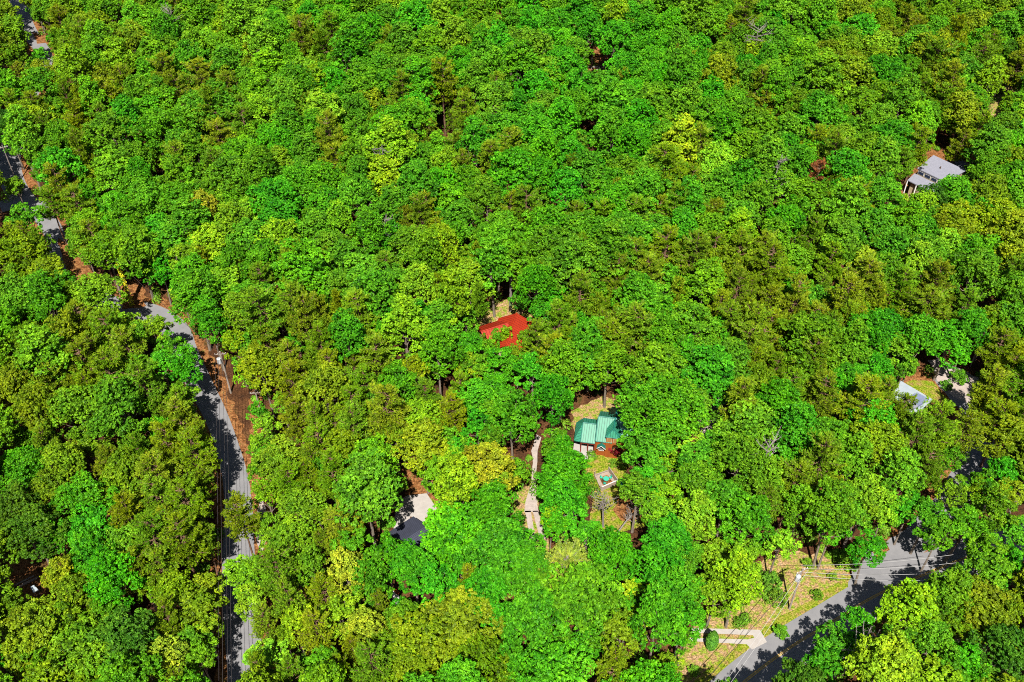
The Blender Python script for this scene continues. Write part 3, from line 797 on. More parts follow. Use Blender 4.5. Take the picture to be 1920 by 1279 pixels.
# outside the frame altogether -> surrounding woodland; the rest are individuals
def visible(t):
    u, v, s = px(t['x'], t['y'], t['z']); r = t['d'] / 2
    _, vt, _ = px(t['x'], t['y'], t['z'] + t['r'])
    return u + r > 0 and u - r < 1920 and v + r * 1.1 > 0 and v - r * 1.2 < 1279
KIND = {('B', 'tall'): ('tall_broadleaf_tree', 'broadleaf'), ('B', 'small'): ('small_hardwood_tree', 'hardwood'), ('G', 'small'): ('small_hardwood_tree', 'hardwood'), ('Y', 'small'): ('small_hardwood_tree', 'hardwood'), ('D', 'tall'): ('tall_broadleaf_tree', 'broadleaf')}  # made-up kinds: tall oaks, and small oaks, maples and poplars
for t in trees:
    b_ = TY[t['type']]
    t['kn'], t['cat'] = KIND.get((t['type'], t['form']), (b_[0], b_[1]))
vis = [t for t in trees if visible(t)]
rest = [t for t in trees if not visible(t)]
seen = {}
for t in vis: seen.setdefault(t['kn'], []).append(t)
vis2 = []
for k, L in seen.items():
    L.sort(key=lambda t: -t['d'])
    print('KIND', k, len(L))
    vis2 += L[:300]; rest += L[300:]
vis = vis2
label_for(vis)

def jit(c, a=0.16):
    g = random.uniform(1 - a, 1 + a)
    return (max(0.0, c[0] * g * random.uniform(0.75, 1.3)), c[1] * g, c[2] * g * random.uniform(0.7, 1.5), 1)
groups = {'oak': 'oaks in the wood', 'maple': 'maples in the wood', 'hickory': 'hickories in the wood', 'poplar': 'poplars in the wood', 'pine': 'pines in the wood', 'hemlock': 'hemlocks in the wood', 'broadleaf': 'tall broadleaves in the wood', 'hardwood': 'small hardwoods in the wood'}
for t in vis:
    tw = TY[t['type']]; pr = PROTO[t['form']][t['pi']]
    e = empty(t['kn'], (t['x'], t['y'], 0), t['label'], t['cat'], groups.get(t['cat']))
    # lean slightly, turn freely
    e.rotation_euler = (random.uniform(-.04, .04), random.uniform(-.04, .04), random.uniform(0, 6.28))
    e.scale = (t['sx'] * random.uniform(0.85, 1.18), t['sx'] * random.uniform(0.85, 1.18), t['sz'])
    c = bpy.data.objects.new('crown', pr['c']); c.parent = e; c.color = jit(tw[3]); COL.objects.link(c)
    k = bpy.data.objects.new('trunk', pr['t']); k.parent = e; COL.objects.link(k)

# surrounding woodland outside the picture: one mass
def mass(name, recs, label, cat, thin=3):
    Vs, Fs, Rs, Cs = [], [], [], []; off = 0
    for t in recs:
        me = PROTO[t['form']][t['pi']]['c']
        n = len(me.vertices); v = np.empty(n * 3, dtype=np.float32); me.vertices.foreach_get('co', v); v = v.reshape(-1, 4, 3)
        r = np.empty(len(me.polygons), dtype=np.float32); me.attributes['rnd'].data.foreach_get('value', r)
        sel = np.arange(0, len(v), thin)
        v = v[sel]; r = r[sel]
        cen = v.mean(axis=1, keepdims=True); v = cen + (v - cen) * math.sqrt(thin) * 0.95
        a = random.uniform(0, 6.28); ca, sa = math.cos(a), math.sin(a)
        x = (v[..., 0] * ca - v[..., 1] * sa) * t['sx'] + t['x']; y = (v[..., 0] * sa + v[..., 1] * ca) * t['sx'] + t['y']
        vv = np.stack([x, y, v[..., 2] * t['sz']], axis=-1).reshape(-1, 3)
        Vs.append(vv); Fs.append(np.arange(len(vv)).reshape(-1, 4) + off); Rs.append(r); Cs.append(np.tile(np.array(jit(TY[t['type']][3]), dtype=np.float32), (len(r), 1))); off += len(vv)
    me = mesh_np(name, np.concatenate(Vs), np.concatenate(Fs), np.concatenate(Rs))
    ca_ = me.attributes.new('col', 'FLOAT_VECTOR', 'FACE')
    ca_.data.foreach_set('vector', np.ascontiguousarray(np.concatenate(Cs)[:, :3]).ravel())
    me.materials.append(M['leafmass'])
    o = bpy.data.objects.new(name, me); COL.objects.link(o); o.color = (1, 1, 1, 1)
    return tag(o, label, cat, kind='stuff')
if rest:
    mass('surrounding_woodland', rest, 'green woodland canopy around the edges of the picture', 'woodland', 3)

# undergrowth: low leafy shrubs under and between the trees
def undergrowth():
    cs, rr = [], []
    k = 0
    while k < 2600:
        y = random.uniform(75, 340)
        x = random.uniform(-1, 1) * (0.5 * 1.05 * 1920 / FPX * (y * CP + CAM_H * SP))
        u, v, s = px(x, y, 0.8)
        bad = mget(roadmask, u, v)
        if not bad and mget(mask, u, v) and random.random() < 0.93: bad = True
        if bad: k += 0.2; continue
        cs.append((x, y)); rr.append(random.uniform(0.6, 1.9)); k += 1
    cs = np.array(cs); rr = np.array(rr)
    nl = 170
    n = len(cs) * nl
    base = np.repeat(np.column_stack([cs, rr * 0.5]), nl, axis=0)
    d = unit(n, 0.5)
    sc = np.repeat(rr, nl)[:, None]
    c = base + d * sc * rng.uniform(0.6, 1.05, (n, 1)) * np.array([1, 1, 0.9])
    c[:, 2] = np.abs(c[:, 2])
    v, f = quads(c, d + rng.normal(size=(n, 3)) * .4 + np.array([0, 0, .4]), rng.uniform(0.12, 0.26, n), 0.6)
    me = mesh_np('undergrowth', v, f, np.clip(np.repeat(rng.normal(.5, .2, len(cs)), nl) + rng.normal(0, .12, n), 0, 1))
    me.materials.append(M['leaf'])
    o = bpy.data.objects.new('undergrowth', me); COL.objects.link(o); o.color = (0.07, 0.2, 0.012, 1)
    tag(o, 'green shrubs and saplings covering the forest floor', 'undergrowth', kind='stuff')
undergrowth()

# ================================================================== buildings and other things
def roof_obj(root, name, pts, material, th=0.18):
    return MB().slab(pts, th).build(name, material, root)

def walls(root, foot, z0, z1s, material, name='wall', shrink=0.93):
    """prism of walls under roof corner points (foot in world xy)"""
    c = sum((Vector((p.x, p.y, 0)) for p in foot), Vector()) / len(foot)
    lo = [Vector((c.x + (p.x - c.x) * shrink, c.y + (p.y - c.y) * shrink, z0)) for p in foot]
    hi = [Vector((q.x, q.y, z1)) for q, z1 in zip(lo, z1s)]
    mb = MB()
    n = len(lo)
    for i in range(n):
        j = (i + 1) % n
        mb.poly([lo[i], lo[j], hi[j], hi[i]])
    mb.poly(hi)
    return mb.build(name, material, root), lo, hi

def ridge_line(root, pts, material, r=0.13, name='ridge_cap'):
    return MB().tube([Vector(p) + Vector((0, 0, 0.06)) for p in pts], r, 6).build(name, material, root)

def gable(root, A, B, half, rise, zr, roofm, wallm, trim=None, over=0.5, z0=0.0, chim=False):
    """gable roof with ridge from A to B (xy vectors)"""
    A = Vector((A.x, A.y, 0)); B = Vector((B.x, B.y, 0))
    d = (B - A).normalized(); n = Vector((-d.y, d.x, 0))
    ze = zr - rise
    r1 = Vector((A.x, A.y, zr)); r2 = Vector((B.x, B.y, zr))
    for s in (-1, 1):
        e1 = A + n * s * half + Vector((0, 0, ze)); e2 = B + n * s * half + Vector((0, 0, ze))
        g = Vector((0, 0, 0.001 * s))
        roof_obj(root, 'roof', [r1 + g, r2 + g, e2, e1], roofm)
    if trim: ridge_line(root, [r1, r2], trim)
    hw = half - over
    mb = MB()
    a1, a2 = A + d * over, B - d * over
    zt = ze + rise * over / half - 0.2
    c = [a1 - n * hw, a2 - n * hw, a2 + n * hw, a1 + n * hw]
    for i in range(4):
        p, q = c[i], c[(i + 1) % 4]
        if i % 2 == 0:
            mb.poly([Vector((p.x, p.y, z0)), Vector((q.x, q.y, z0)), Vector((q.x, q.y, zt)), Vector((p.x, p.y, zt))])
        else:
            m_ = (p + q) / 2
            mb.poly([Vector((p.x, p.y, z0)), Vector((q.x, q.y, z0)), Vector((q.x, q.y, zt)), Vector((m_.x, m_.y, zr - 0.25)), Vector((p.x, p.y, zt))])
    mb.build('wall', wallm, root)
    return c, zt, d, n

def wall_windows(root, p, q, zc, n, wdt, hgt, out):
    """n windows along wall p->q, each a glass panel with a frame child"""
    d = (q - p); L = d.length; d.normalize()
    ang = math.atan2(d.y, d.x)
    for i in range(n):
        c = p + d * L * (i + 0.5) / n; c = Vector((c.x, c.y, zc)) + out * 0.03
        f = MB().box(c, (wdt + 0.2, 0.08, hgt + 0.2), ang).build('window', M['white'], root)
        g = MB().box(c + out * 0.05, (wdt, 0.04, hgt), ang).build('pane', M['glass'])
        g.parent = f

# ---- green-roofed log house (local frame: x along the main ridge, y towards the drive)
ZR = 7.4
hr0, hr1 = at(1122.7, 781.3, ZR), at(1187.8, 789.7, ZR)
hex_ = (hr1 - hr0); hex_.z = 0; hex_.normalize(); hey_ = Vector((hex_.y, -hex_.x, 0))
hc = at(1153.8, 785.0, ZR); HANG = math.atan2(hex_.y, hex_.x)
def Q(x, y, z): return Vector((hc.x, hc.y, 0)) + hex_ * x + hey_ * y + Vector((0, 0, z))
house = empty('log_house', (hc.x, hc.y, 0), 'orange log house under a green metal roof with many hips and gables', 'house')
def roof(pts, nm='roof', th=0.16): return roof_obj(house, nm, [Q(*p) for p in pts], M['greenroof'], th)
def cap(pts, r=0.12, nm='ridge_cap'): return ridge_line(house, [Q(*p) for p in pts], M['greentrim'], r, nm)
roof([(-3.15, 0, 7.4), (-3.15, 3.25, 4.2), (0, 3.25, 4.2), (0, 0, 7.4)])
roof([(0.002, 0, 7.4), (0.002, 2.35, 5.086), (3.4, 2.35, 5.086), (3.4, 0, 7.4)])
roof([(-3.15, -0.01, 7.401), (3.4, -0.01, 7.401), (3.5, -4.4, 4.2), (-3.05, -4.4, 4.2)])
cap([(-3.15, 0, 7.42), (3.4, 0, 7.42)])
cap([(-3.15, 0.1, 7.3), (-3.15, 3.25, 4.22)], 0.1, 'verge_trim'); cap([(3.4, 0.1, 7.3), (3.4, 2.35, 5.1)], 0.08, 'verge_trim')
cap([(-3.1, 3.27, 4.1), (-1.35, 3.27, 4.1)], 0.08, 'gutter'); cap([(1.3, 2.37, 5.0), (3.4, 2.37, 5.0)], 0.08, 'gutter')
# rear wing, hipped at its end
roof([(0.02, 0, 7.43), (0.1, -2.45, 7.43), (-1.08, -5.55, 4.6), (-1.3, -3.35, 4.6)])
roof([(0.021, 0, 7.431), (1.62, -3.35, 4.6), (1.48, -5.55, 4.6), (0.101, -2.45, 7.431)])
roof([(0.1, -2.46, 7.42), (1.48, -5.56, 4.6), (-1.08, -5.56, 4.6)])
cap([(0.02, 0, 7.45), (0.1, -2.45, 7.45)])
# front wing, tall with a hipped end
roof([(0, 0, 7.44), (-1.36, 1.15, 6.0), (-1.36, 3.5, 6.0), (-.03, 2.75, 7.44)])
roof([(0.001, 0, 7.441), (-.029, 2.75, 7.441), (1.3, 3.5, 6.0), (1.42, 1.15, 6.0)])
roof([(-.03, 2.76, 7.43), (-1.36, 3.51, 6.0), (1.3, 3.51, 6.0)])
cap([(0, 0, 7.46), (-.03, 2.75, 7.46)]); cap([(-.03, 2.75, 7.44), (-1.36, 3.5, 6.02)], 0.09, 'hip_cap'); cap([(-.03, 2.75, 7.44), (1.3, 3.5, 6.02)], 0.09, 'hip_cap')
cap([(1.42, 1.15, 6.02), (1.38, 2.3, 5.15)], 0.07, 'valley_trim')
cap([(-1.36, 3.53, 5.9), (1.3, 3.53, 5.9)], 0.07, 'gutter')
# low left wing
roof([(-5.9, -.12, 5.0), (-5.9, 2.95, 3.1), (-3.22, 2.95, 3.1), (-3.22, -.12, 5.0)])
roof([(-5.9, -.13, 5.001), (-3.22, -.13, 5.001), (-3.3, -2.45, 3.8), (-6.0, -2.45, 3.8)])
roof([(-5.91, -.12, 4.99), (-7.3, -1.6, 3.2), (-7.2, 2.5, 2.7), (-5.91, 2.94, 3.09)])
roof([(-5.92, -.14, 4.99), (-6.01, -2.45, 3.8), (-7.3, -1.61, 3.2)])
cap([(-5.9, -.12, 5.02), (-3.22, -.12, 5.02)]); cap([(-5.9, -.12, 5.02), (-5.9, 2.95, 3.12)], 0.1, 'hip_cap'); cap([(-5.9, 2.97, 3.0), (-3.22, 2.97, 3.0)], 0.07, 'gutter')
def wbox(x0, x1, y0, y1, z0, z1, m_, nm='wall'):
    c = Q((x0 + x1) / 2, (y0 + y1) / 2, (z0 + z1) / 2)
    return MB().box(c, (x1 - x0, y1 - y0, z1 - z0), HANG).build(nm, m_, house)
wbox(-3.0, 3.2, -4.1, 2.25, 0, 4.0, M['logwall'])
wbox(-3.0, -1.22, 2.25, 2.95, 0, 4.3, M['logwall'])
wbox(-1.2, 1.15, 1.6, 3.2, 0, 5.95, M['logwall'])
wbox(-1.0, 1.3, -5.2, -4.1, 0, 4.6, M['logwall'])
wbox(-5.75, -3.25, -2.1, -0.6, 0, 3.9, M['redwall'])
wbox(-3.24, -3.02, -0.6, 2.7, 0, 4.2, M['logwall'])
g_ = MB()
for x_ in (-3.01, 3.21):
    g_.poly([Q(x_, -4.1, 4.0), Q(x_, 2.3, 4.0), Q(x_, 2.3, 4.95), Q(x_, 0, 7.2)])
g_.build('gable_wall', M['logwall'], house)
MB().box(Q(-4.56, 2.72, 2.72), (2.7, 0.16, 0.45), HANG).build('beam', M['redwall'], house)
for x_ in (-5.8, -4.5, -3.3):
    MB().box(Q(x_, 2.72, 1.25), (0.18, 0.18, 2.5), HANG).build('post', M['redwall'], house)
# windows and door of the front wing
for x_, z_, w_, h_ in ((-0.6, 4.9, 0.75, 1.0), (0.55, 4.9, 0.75, 1.0), (0.55, 2.4, 0.8, 1.2)):
    f_ = MB().box(Q(x_, 3.22, z_), (w_ + .2, 0.08, h_ + .2), HANG).build('window', M['tanwall'], house)
    g_ = MB().box(Q(x_, 3.27, z_), (w_, 0.04, h_), HANG).build('pane', M['paneorange']); g_.parent = f_
# small gabled hood over a white window
f_ = MB().box(Q(-1.95, 3.0, 2.0), (0.95, 0.1, 1.15), HANG).build('window', M['white'], house)
for k_ in (-0.3, 0.0, 0.3):
    g_ = MB().box(Q(-1.95, 3.06, 2.0 + k_), (0.75, 0.04, 0.2), HANG).build('pane', M['glass']); g_.parent = f_
MB().slab([Q(-1.95, 2.9, 3.6), Q(-1.95, 3.85, 3.6), Q(-2.75, 3.85, 2.85), Q(-2.75, 2.9, 2.85)], 0.1).slab([Q(-1.949, 2.9, 3.601), Q(-1.15, 2.9, 2.85), Q(-1.15, 3.85, 2.85), Q(-1.949, 3.85, 3.601)], 0.1).build('hood_roof', M['greentrim'], house)
MB().tube([Q(-2.75, 3.87, 2.85), Q(-1.95, 3.87, 3.6), Q(-1.15, 3.87, 2.85)], 0.06, 4).build('hood_trim', M['white'], house)
MB().tube([Q(2.3, -1.6, 5.6), Q(2.3, -1.6, 7.3)], 0.16, 8).build('vent_pipe', M['metal'], house)
patch('carport_floor', [(1080, 800), (1117, 806), (1117, 860), (1095, 862), (1074, 850)], M['concrete'], 0.06, 0)

# ---- fenced pen
pq = [at(1115, 893), at(1141, 884), at(1158, 908), at(1127.5, 921)]
pc = sum(pq, Vector()) / 4
pen = empty('garden_pen', (pc.x, pc.y, 0), 'square pen of weathered boards round a patch of dry earth on the lawn', 'pen')
HT = 1.15
for i, (a_, b_) in enumerate(((0, 1), (1, 2), (2, 3), (3, 0))):
    A_, B_ = pq[a_], pq[b_]
    d_ = (B_ - A_); L_ = d_.length; an = math.atan2(d_.y, d_.x)
    mid = (A_ + B_) / 2; hh = HT if i in (1, 2) else 0.35
    MB().box((mid.x, mid.y, hh / 2 + 0.05), (L_ - 0.12, 0.07, hh), an).build('board_panel', M['plank'], pen)
    MB().box((mid.x, mid.y, hh + 0.08), (L_, 0.16, 0.05), an).build('top_rail', M['white'] if i == 2 else M['polewood'], pen)
for q in pq:
    MB().box((q.x, q.y, 0.65), (0.14, 0.14, 1.3)).build('post', M['polewood'], pen)
fl = [pq[0].lerp(pc, .06), pq[1].lerp(pc, .06), pq[2].lerp(pc, .06), pq[3].lerp(pc, .06)]
inn = [q.lerp(pc, .42) for q in pq]
fm = MB()
for i in range(4):
    j = (i + 1) % 4
    fm.slab([Vector((q.x, q.y, 0.2)) for q in (fl[i], fl[j], inn[j], inn[i])], 0.1)
fm.build('plank_floor', M['plank'], pen)
bed = MB().slab([Vector((q.x, q.y, 0.16)) for q in inn], 0.08).build('earth_bed', M['litter'], pen)
tb = at(1136, 903)
gt = empty('garden_table', (tb.x, tb.y, 0.16), 'round turquoise garden table inside the board pen', 'table')
MB().tube([(tb.x, tb.y, 0.84), (tb.x, tb.y, 0.88)], 0.55, 16).build('tabletop', M['turq'], gt)
for a_ in range(4):
    an = a_ * math.pi / 2 + .4
    MB().tube([(tb.x + math.cos(an) * .42, tb.y + math.sin(an) * .42, 0.16), (tb.x + math.cos(an) * .3, tb.y + math.sin(an) * .3, 0.84)], 0.03, 6).build('leg', M['turq'], gt)
for k_, an in enumerate((0.5, 2.6, 4.4)):
    cx, cy = tb.x + math.cos(an) * 0.95, tb.y + math.sin(an) * 0.95
    gc = empty('garden_chair', (cx, cy, 0.2), ['turquoise garden chair to the right behind the pen table', 'turquoise garden chair to the left behind the pen table', 'turquoise garden chair in front of the pen table'][k_], 'chair', 'turquoise chairs in the pen')
    MB().box((cx, cy, 0.62), (0.42, 0.42, 0.05), an).build('seat', M['turq'], gc)
    MB().box((cx + math.cos(an) * .2, cy + math.sin(an) * .2, 0.88), (0.05, 0.42, 0.5), an).build('backrest', M['turq'], gc)
    for ax, ay in ((-.17, -.17), (.17, -.17), (.17, .17), (-.17, .17)):
        lx, ly = cx + ax * math.cos(an) - ay * math.sin(an), cy + ax * math.sin(an) + ay * math.cos(an)
        MB().tube([(lx, ly, 0.2), (lx, ly, 0.6)], 0.02, 5).build('leg', M['turq'], gc)
bn = at(1163.5, 909)
bt = empty('garden_bin', (bn.x, bn.y, 0), 'teal plastic bin at the right corner of the board pen', 'bin')
MB().tube([(bn.x, bn.y, 0.02), (bn.x, bn.y, 0.95)], [0.34, 0.44], 14).build('body', M['teal'], bt)
MB().tube([(bn.x, bn.y, 0.96), (bn.x, bn.y, 1.03), (bn.x, bn.y, 1.1)], [0.47, 0.47, 0.3], 14).build('lid', M['greentrim'], bt)

# ---- red-roofed house
ra, rb = at(969, 587, 7.5), at(948, 648, 7.5)
rh = empty('red_roofed_house', (rb.x, rb.y, 0), 'house with a bright red metal roof half hidden among trees', 'house')
gable(rh, ra, rb, 3.9, 2.2, 7.5, M['redroof'], M['tanwall'], M['redroof'])
rc1, rc2 = at(902, 622, 7.2), at(953, 606, 7.2)
gable(rh, rc1, rc2, 3.6, 2.0, 7.2, M['redroof'], M['tanwall'], M['redroof'])

# ---- pale grey-roofed house, upper right
a1, a2, a3, a4 = at(1750.3, 290.7, 9.0), at(1812, 319.5, 9.0), at(1773, 341, 7.3), at(1720.2, 315.5, 7.3)
gh = empty('grey_roofed_house', (a4.x, a4.y, 0), 'tan house with two low pale grey shingle roofs and a tall porch', 'house')
roof_obj(gh, 'roof', [a1, a4, a3, a2], M['greyroof'], 0.25)
_, lo_, hi_ = walls(gh, [a4, a3, a2, a1], 0, [7.05, 7.05, 8.75, 8.75], M['tanwall'], shrink=0.93)
dd = (lo_[1] - lo_[0]); dd.z = 0; dd.normalize(); on = Vector((dd.y, -dd.x, 0))
wall_windows(gh, lo_[0], lo_[1], 6.35, 4, 1.4, 0.75, on)
b1 = Vector((a4.x, a4.y, 6.1)) + on * 0.6; b2 = Vector((a3.x, a3.y, 6.1)) + on * 0.6
pf1, pf2 = at(1701.5, 337.6, 5.0), None
off_ = pf1 - b1; off_.z = 0
pf2 = b2 + off_; pf2.z = 5.0
roof_obj(gh, 'porch_roof', [b1, pf1, pf2, b2], M['greyroof'], 0.2)
wl = [b1 + dd * .6, pf1.lerp(b1, .35) + dd * .6, pf2.lerp(b2, .35) - dd * .6, b2 - dd * .6]
walls(gh, wl, 0, [5.9, 5.2, 5.2, 5.9], M['tanwall'], shrink=0.99)
for t_ in (0.02, 0.34, 0.66, 0.98):
    q = pf1.lerp(pf2, t_)
    MB().box((q.x, q.y + 0.2, 2.4), (0.25, 0.25, 4.8)).build('porch_post', M['white'], gh)
w1, w2, w3, w4 = at(1784, 304, 6.6), at(1803, 299, 6.6), at(1820, 310, 5.8), at(1812, 320, 5.8)
roof_obj(gh, 'lean_to_roof', [w1, w4, w3, w2], M['greyroof'], 0.2)
vp = at(1762.5, 317, 8.0)
MB().tube([(vp.x, vp.y, 7.8), (vp.x, vp.y, 8.7)], 0.14, 8).build('vent_pipe', M['brownwall'], gh)

# ---- white and blue-grey roofed building on the right
c1, c2 = at(1689.7, 714.3, 3.4), at(1749, 749, 3.4)
d_ = (c2 - c1); d_.z = 0; d_.normalize(); nn = Vector((d_.y, -d_.x, 0))
wh = empty('white_roofed_house', (c1.x, c1.y, 0), 'low house with a white metal roof and a blue-grey shingled part', 'house')
roof_obj(wh, 'metal_roof', [c1, c1 + nn * 7 + Vector((0, 0, 0.3)), c2 + nn * 7 + Vector((0, 0, 0.3)), c2], M['whiteroof'])
walls(wh, [c1, c1 + nn * 7, c2 + nn * 7, c2], 0, [3.1] * 4, M['tanwall'], shrink=0.93)
e1, e2, e3, e4 = at(1704, 744, 4.1), at(1719.5, 735.5, 4.5), at(1742, 748, 4.5), at(1722, 761, 4.1)
roof_obj(wh, 'shingle_roof', [e1, e4, e3, e2], M['blueroof'], 0.5)
e5, e6 = e1 + (e1 - e2) * 1.0, e4 + (e4 - e3) * 1.0
e5.z = e6.z = 3.75
roof_obj(wh, 'shingle_roof', [e1 - Vector((0, 0, .02)), e5, e6, e4 - Vector((0, 0, .02))], M['greyroof'], 0.4)

# ---- charcoal-roofed house, lower centre
A_, B_ = at(801, 986, 5.6), at(752, 1018, 5.6)
dh = empty('charcoal_roofed_house', (B_.x, B_.y, 0), 'house with a plain charcoal gabled roof beside a paved court', 'house')
gable(dh, A_, B_, 4.2, 1.6, 5.6, M['darkroof'], M['tanwall'], M['darkroof'])
q1, q2 = at(800, 985), at(815, 975)
tbm = empty('timber_edging', (q1.x, q1.y, 0), 'long brown timber lying along the edge of the paved court', 'timber')
MB().tube([at(797, 973, .12), at(814, 961, .12)], 0.1, 6).build('beam', M['logwall'], tbm)

# ---- half-hidden shed and timber heap
s1 = at(737, 1113, 0)
sh = empty('garden_shed', (s1.x, s1.y, 0), 'tiny white and red roofed shed almost buried under green crowns', 'shed')
MB().slab([at(731, 1107, 3.0), at(736, 1106, 3.3), at(745, 1116, 3.3), at(738, 1120, 3.0)], 0.1).build('roof', M['white'], sh)
MB().slab([at(736, 1106, 3.31), at(744, 1105, 3.0), at(750, 1111, 3.0), at(745, 1116, 3.31)], 0.1).build('roof', M['redroof'], sh)
walls(sh, [at(733, 1108, 3), at(740, 1118, 3), at(748, 1112, 3), at(742, 1106, 3)], 0, [2.8] * 4, M['white'], shrink=0.9)
tl = at(60, 1100)
for k_, (u_, v_, an, wd_, lab) in enumerate(((47, 1090, 0.62, 3.2, 'pale plank leaning at the back of the timber heap'), (53, 1095, 0.6, 3.0, 'middle plank of the timber heap in the left wood'), (58, 1092, 0.55, 2.6, 'short plank at the right end of the timber heap'))):
    q = at(u_, v_, 0)
    o_ = MB().box((0, 0, 0.25 + 0.12 * k_), (wd_, 0.3, 0.08), an).build('timber_plank', M['plank']); o_.location = (q.x, q.y, 0)
    tag(o_, lab, 'plank', 'planks of the timber heap')
q = at(63, 1104)
mt = empty('metal_sheet_roof', (q.x, q.y, 0), 'bright metal sheeted lean-to next to the timber heap', 'lean-to')
MB().slab([at(56, 1100, 1.7), at(64, 1097, 1.9), at(72, 1106, 1.9), at(63, 1112, 1.7)], 0.08).build('roof', M['whiteroof'], mt)
for u_, v_ in ((58, 1101), (64, 1099), (70, 1106), (63, 1110)):
    p_ = at(u_, v_, 1.65); MB().tube([(p_.x, p_.y, 0), (p_.x, p_.y, 1.65)], 0.06, 5).build('post', M['polewood'], mt)
for k_, (u_, v_, an) in enumerate(((1120, 126, 0.1), (1127, 129, -0.15), (1133, 131, 0.3), (1138, 125, 1.2))):
    q = at(u_, v_)
    o_ = MB().tube([(-2.6, 0, 0.25), (2.6, 0, 0.3)], [0.22, 0.16], 7).build('felled_log', M['deadbark']); o_.location = (q.x, q.y, 0.08 * k_); o_.rotation_euler = (0, 0, an)
    tag(o_, ['leftmost grey log lying in the upper clearing', 'second log from the left in the upper clearing', 'third log from the left in the upper clearing', 'log lying crosswise at the right of the upper clearing'][k_], 'log', 'felled logs in the upper clearing')

# ---- utility poles and wires
def pole(base_px, H, label, arm_an=0.2, transformer=False, ivy=False, r=0.17, arm=True, material=None):
    b = at(*base_px)
    e = empty('utility_pole', b, label, 'utility pole', 'utility poles along the roads')
    MB().tube([b, b + Vector((0, 0, H))], [r, r * 0.7], 8).build('pole', material or M['polewood'], e)
    if arm:
        MB().box(b + Vector((0, 0, H - 0.7)), (2.2, 0.12, 0.14), arm_an).build('crossarm', M['polewood'], e)
        for k in (-1, -0.45, 0.45, 1):
            p = b + Vector((math.cos(arm_an) * k, math.sin(arm_an) * k, H - 0.63))
            MB().tube([p, p + Vector((0, 0, 0.22))], 0.06, 6).build('insulator', M['white'], e)
    if transformer:
        p = b + Vector((-0.45, -0.35, H - 2.7))
        MB().tube([p, p + Vector((0, 0, 1.15)), p + Vector((0, 0, 1.25))], [0.42, 0.42, 0.2], 14).build('transformer', M['metal'], e)
    if ivy:
        n = 2600
        z = rng.uniform(0, 1, n) ** 1.1 * H * 0.97
        a = rng.normal(3.3, 1.0, n)
        c = np.column_stack([b.x + np.cos(a) * rng.uniform(0.2, 0.6, n), b.y + np.sin(a) * rng.uniform(0.2, 0.6, n), z])
        v, f = quads(c, np.column_stack([np.cos(a), np.sin(a), np.full(n, .4)]) + rng.normal(size=(n, 3)) * .3, rng.uniform(.1, .2, n), .7)
        me = mesh_np('ivy', v, f, rng.uniform(0, 1, n)); me.materials.append(M['leaf'])
        o = bpy.data.objects.new('ivy', me); COL.objects.link(o); o.parent = e; o.location = -e.location; o.color = (0.3, 0.38, 0.012, 1)
    return b, H
pB, HB = pole((1480, 1142), 11.6, 'grey pole with a round transformer on the sunlit bank by the main road', 0.5, True)
pA, HA = pole((433, 737), 11.5, 'pole with a white transformer at the top end of the shaded road', 0.1, True, r=0.2)
pI, HI = pole((248, 572), 12.5, 'thick pale pole wrapped in yellow-green ivy beside the dirt patch', 0.3, False, True, r=0.3, arm=False, material=M['deadbark'])
pL, HL = pole((33, 346), 11.5, 'bare white pole at the left edge of the picture', 0.4, material=M['deadbark'])
pS, HS = pole((488, 772), 6.0, 'short grey pole with a crossarm right of the shaded road', 0.1)
def wire(a, b, sag, label, r=0.03, m_='wire'):
    pts = []
    for k in range(13):
        t = k / 12
        p = a.lerp(b, t); p.z -= sag * 4 * t * (1 - t)
        pts.append(p)
    o = MB().tube([p - a for p in pts], r, 4).build('overhead_wire', M[m_]); o.location = a
    tag(o, label, 'wire', 'overhead wires')
tA = pA + Vector((0, 0, HA - 0.4)); tB = pB + Vector((0, 0, HB - 0.4)); tI = pI + Vector((0, 0, HI - 0.4)); tL = pL + Vector((0, 0, HL - 0.4))
end = at(433, 1300, 10.5)
for k, lab in ((-1, 'leftmost'), (-0.4, 'second from the left'), (0.4, 'third from the left'), (1, 'rightmost')):
    wire(tA + Vector((k, 0, 0)), end + Vector((k * 0.9, -4, 0)), 0.9, lab + ' of the wires running down the shaded left road', 0.035)
wire(tA, tI, 0.8, 'wire crossing the trees from the transformer pole to the ivy pole', 0.03)
wire(tI, tL, 1.2, 'wire from the ivy pole to the white pole at the left edge', 0.03)
r_end = at(1760, 1062, 10.8)
for k, lab in ((-1, 'topmost'), (-0.3, 'second'), (0.45, 'third'), (1.1, 'lowest')):
    wire(tB + Vector((0, -k * 0.9, 0)), r_end + Vector((3, -k * 2.2, 0)), 0.8, lab + ' of the wires crossing the road junction to the right', 0.03, 'wirep')
wire(tB + Vector((-.5, 0, -1.5)), at(1300, 1300, 9.0), 0.6, 'dark wire crossing the lower road beside the driveway loop', 0.05)
wire(tB + Vector((0, 0, 0)), at(1345, 1300, 9.6), 0.6, 'pale wire crossing the lower road left of its twin', 0.03, 'wirep')
wire(tB + Vector((.9, 0, 0)), at(1356, 1300, 9.6), 0.6, 'pale wire crossing the lower road nearest the traffic lane', 0.03, 'wirep')

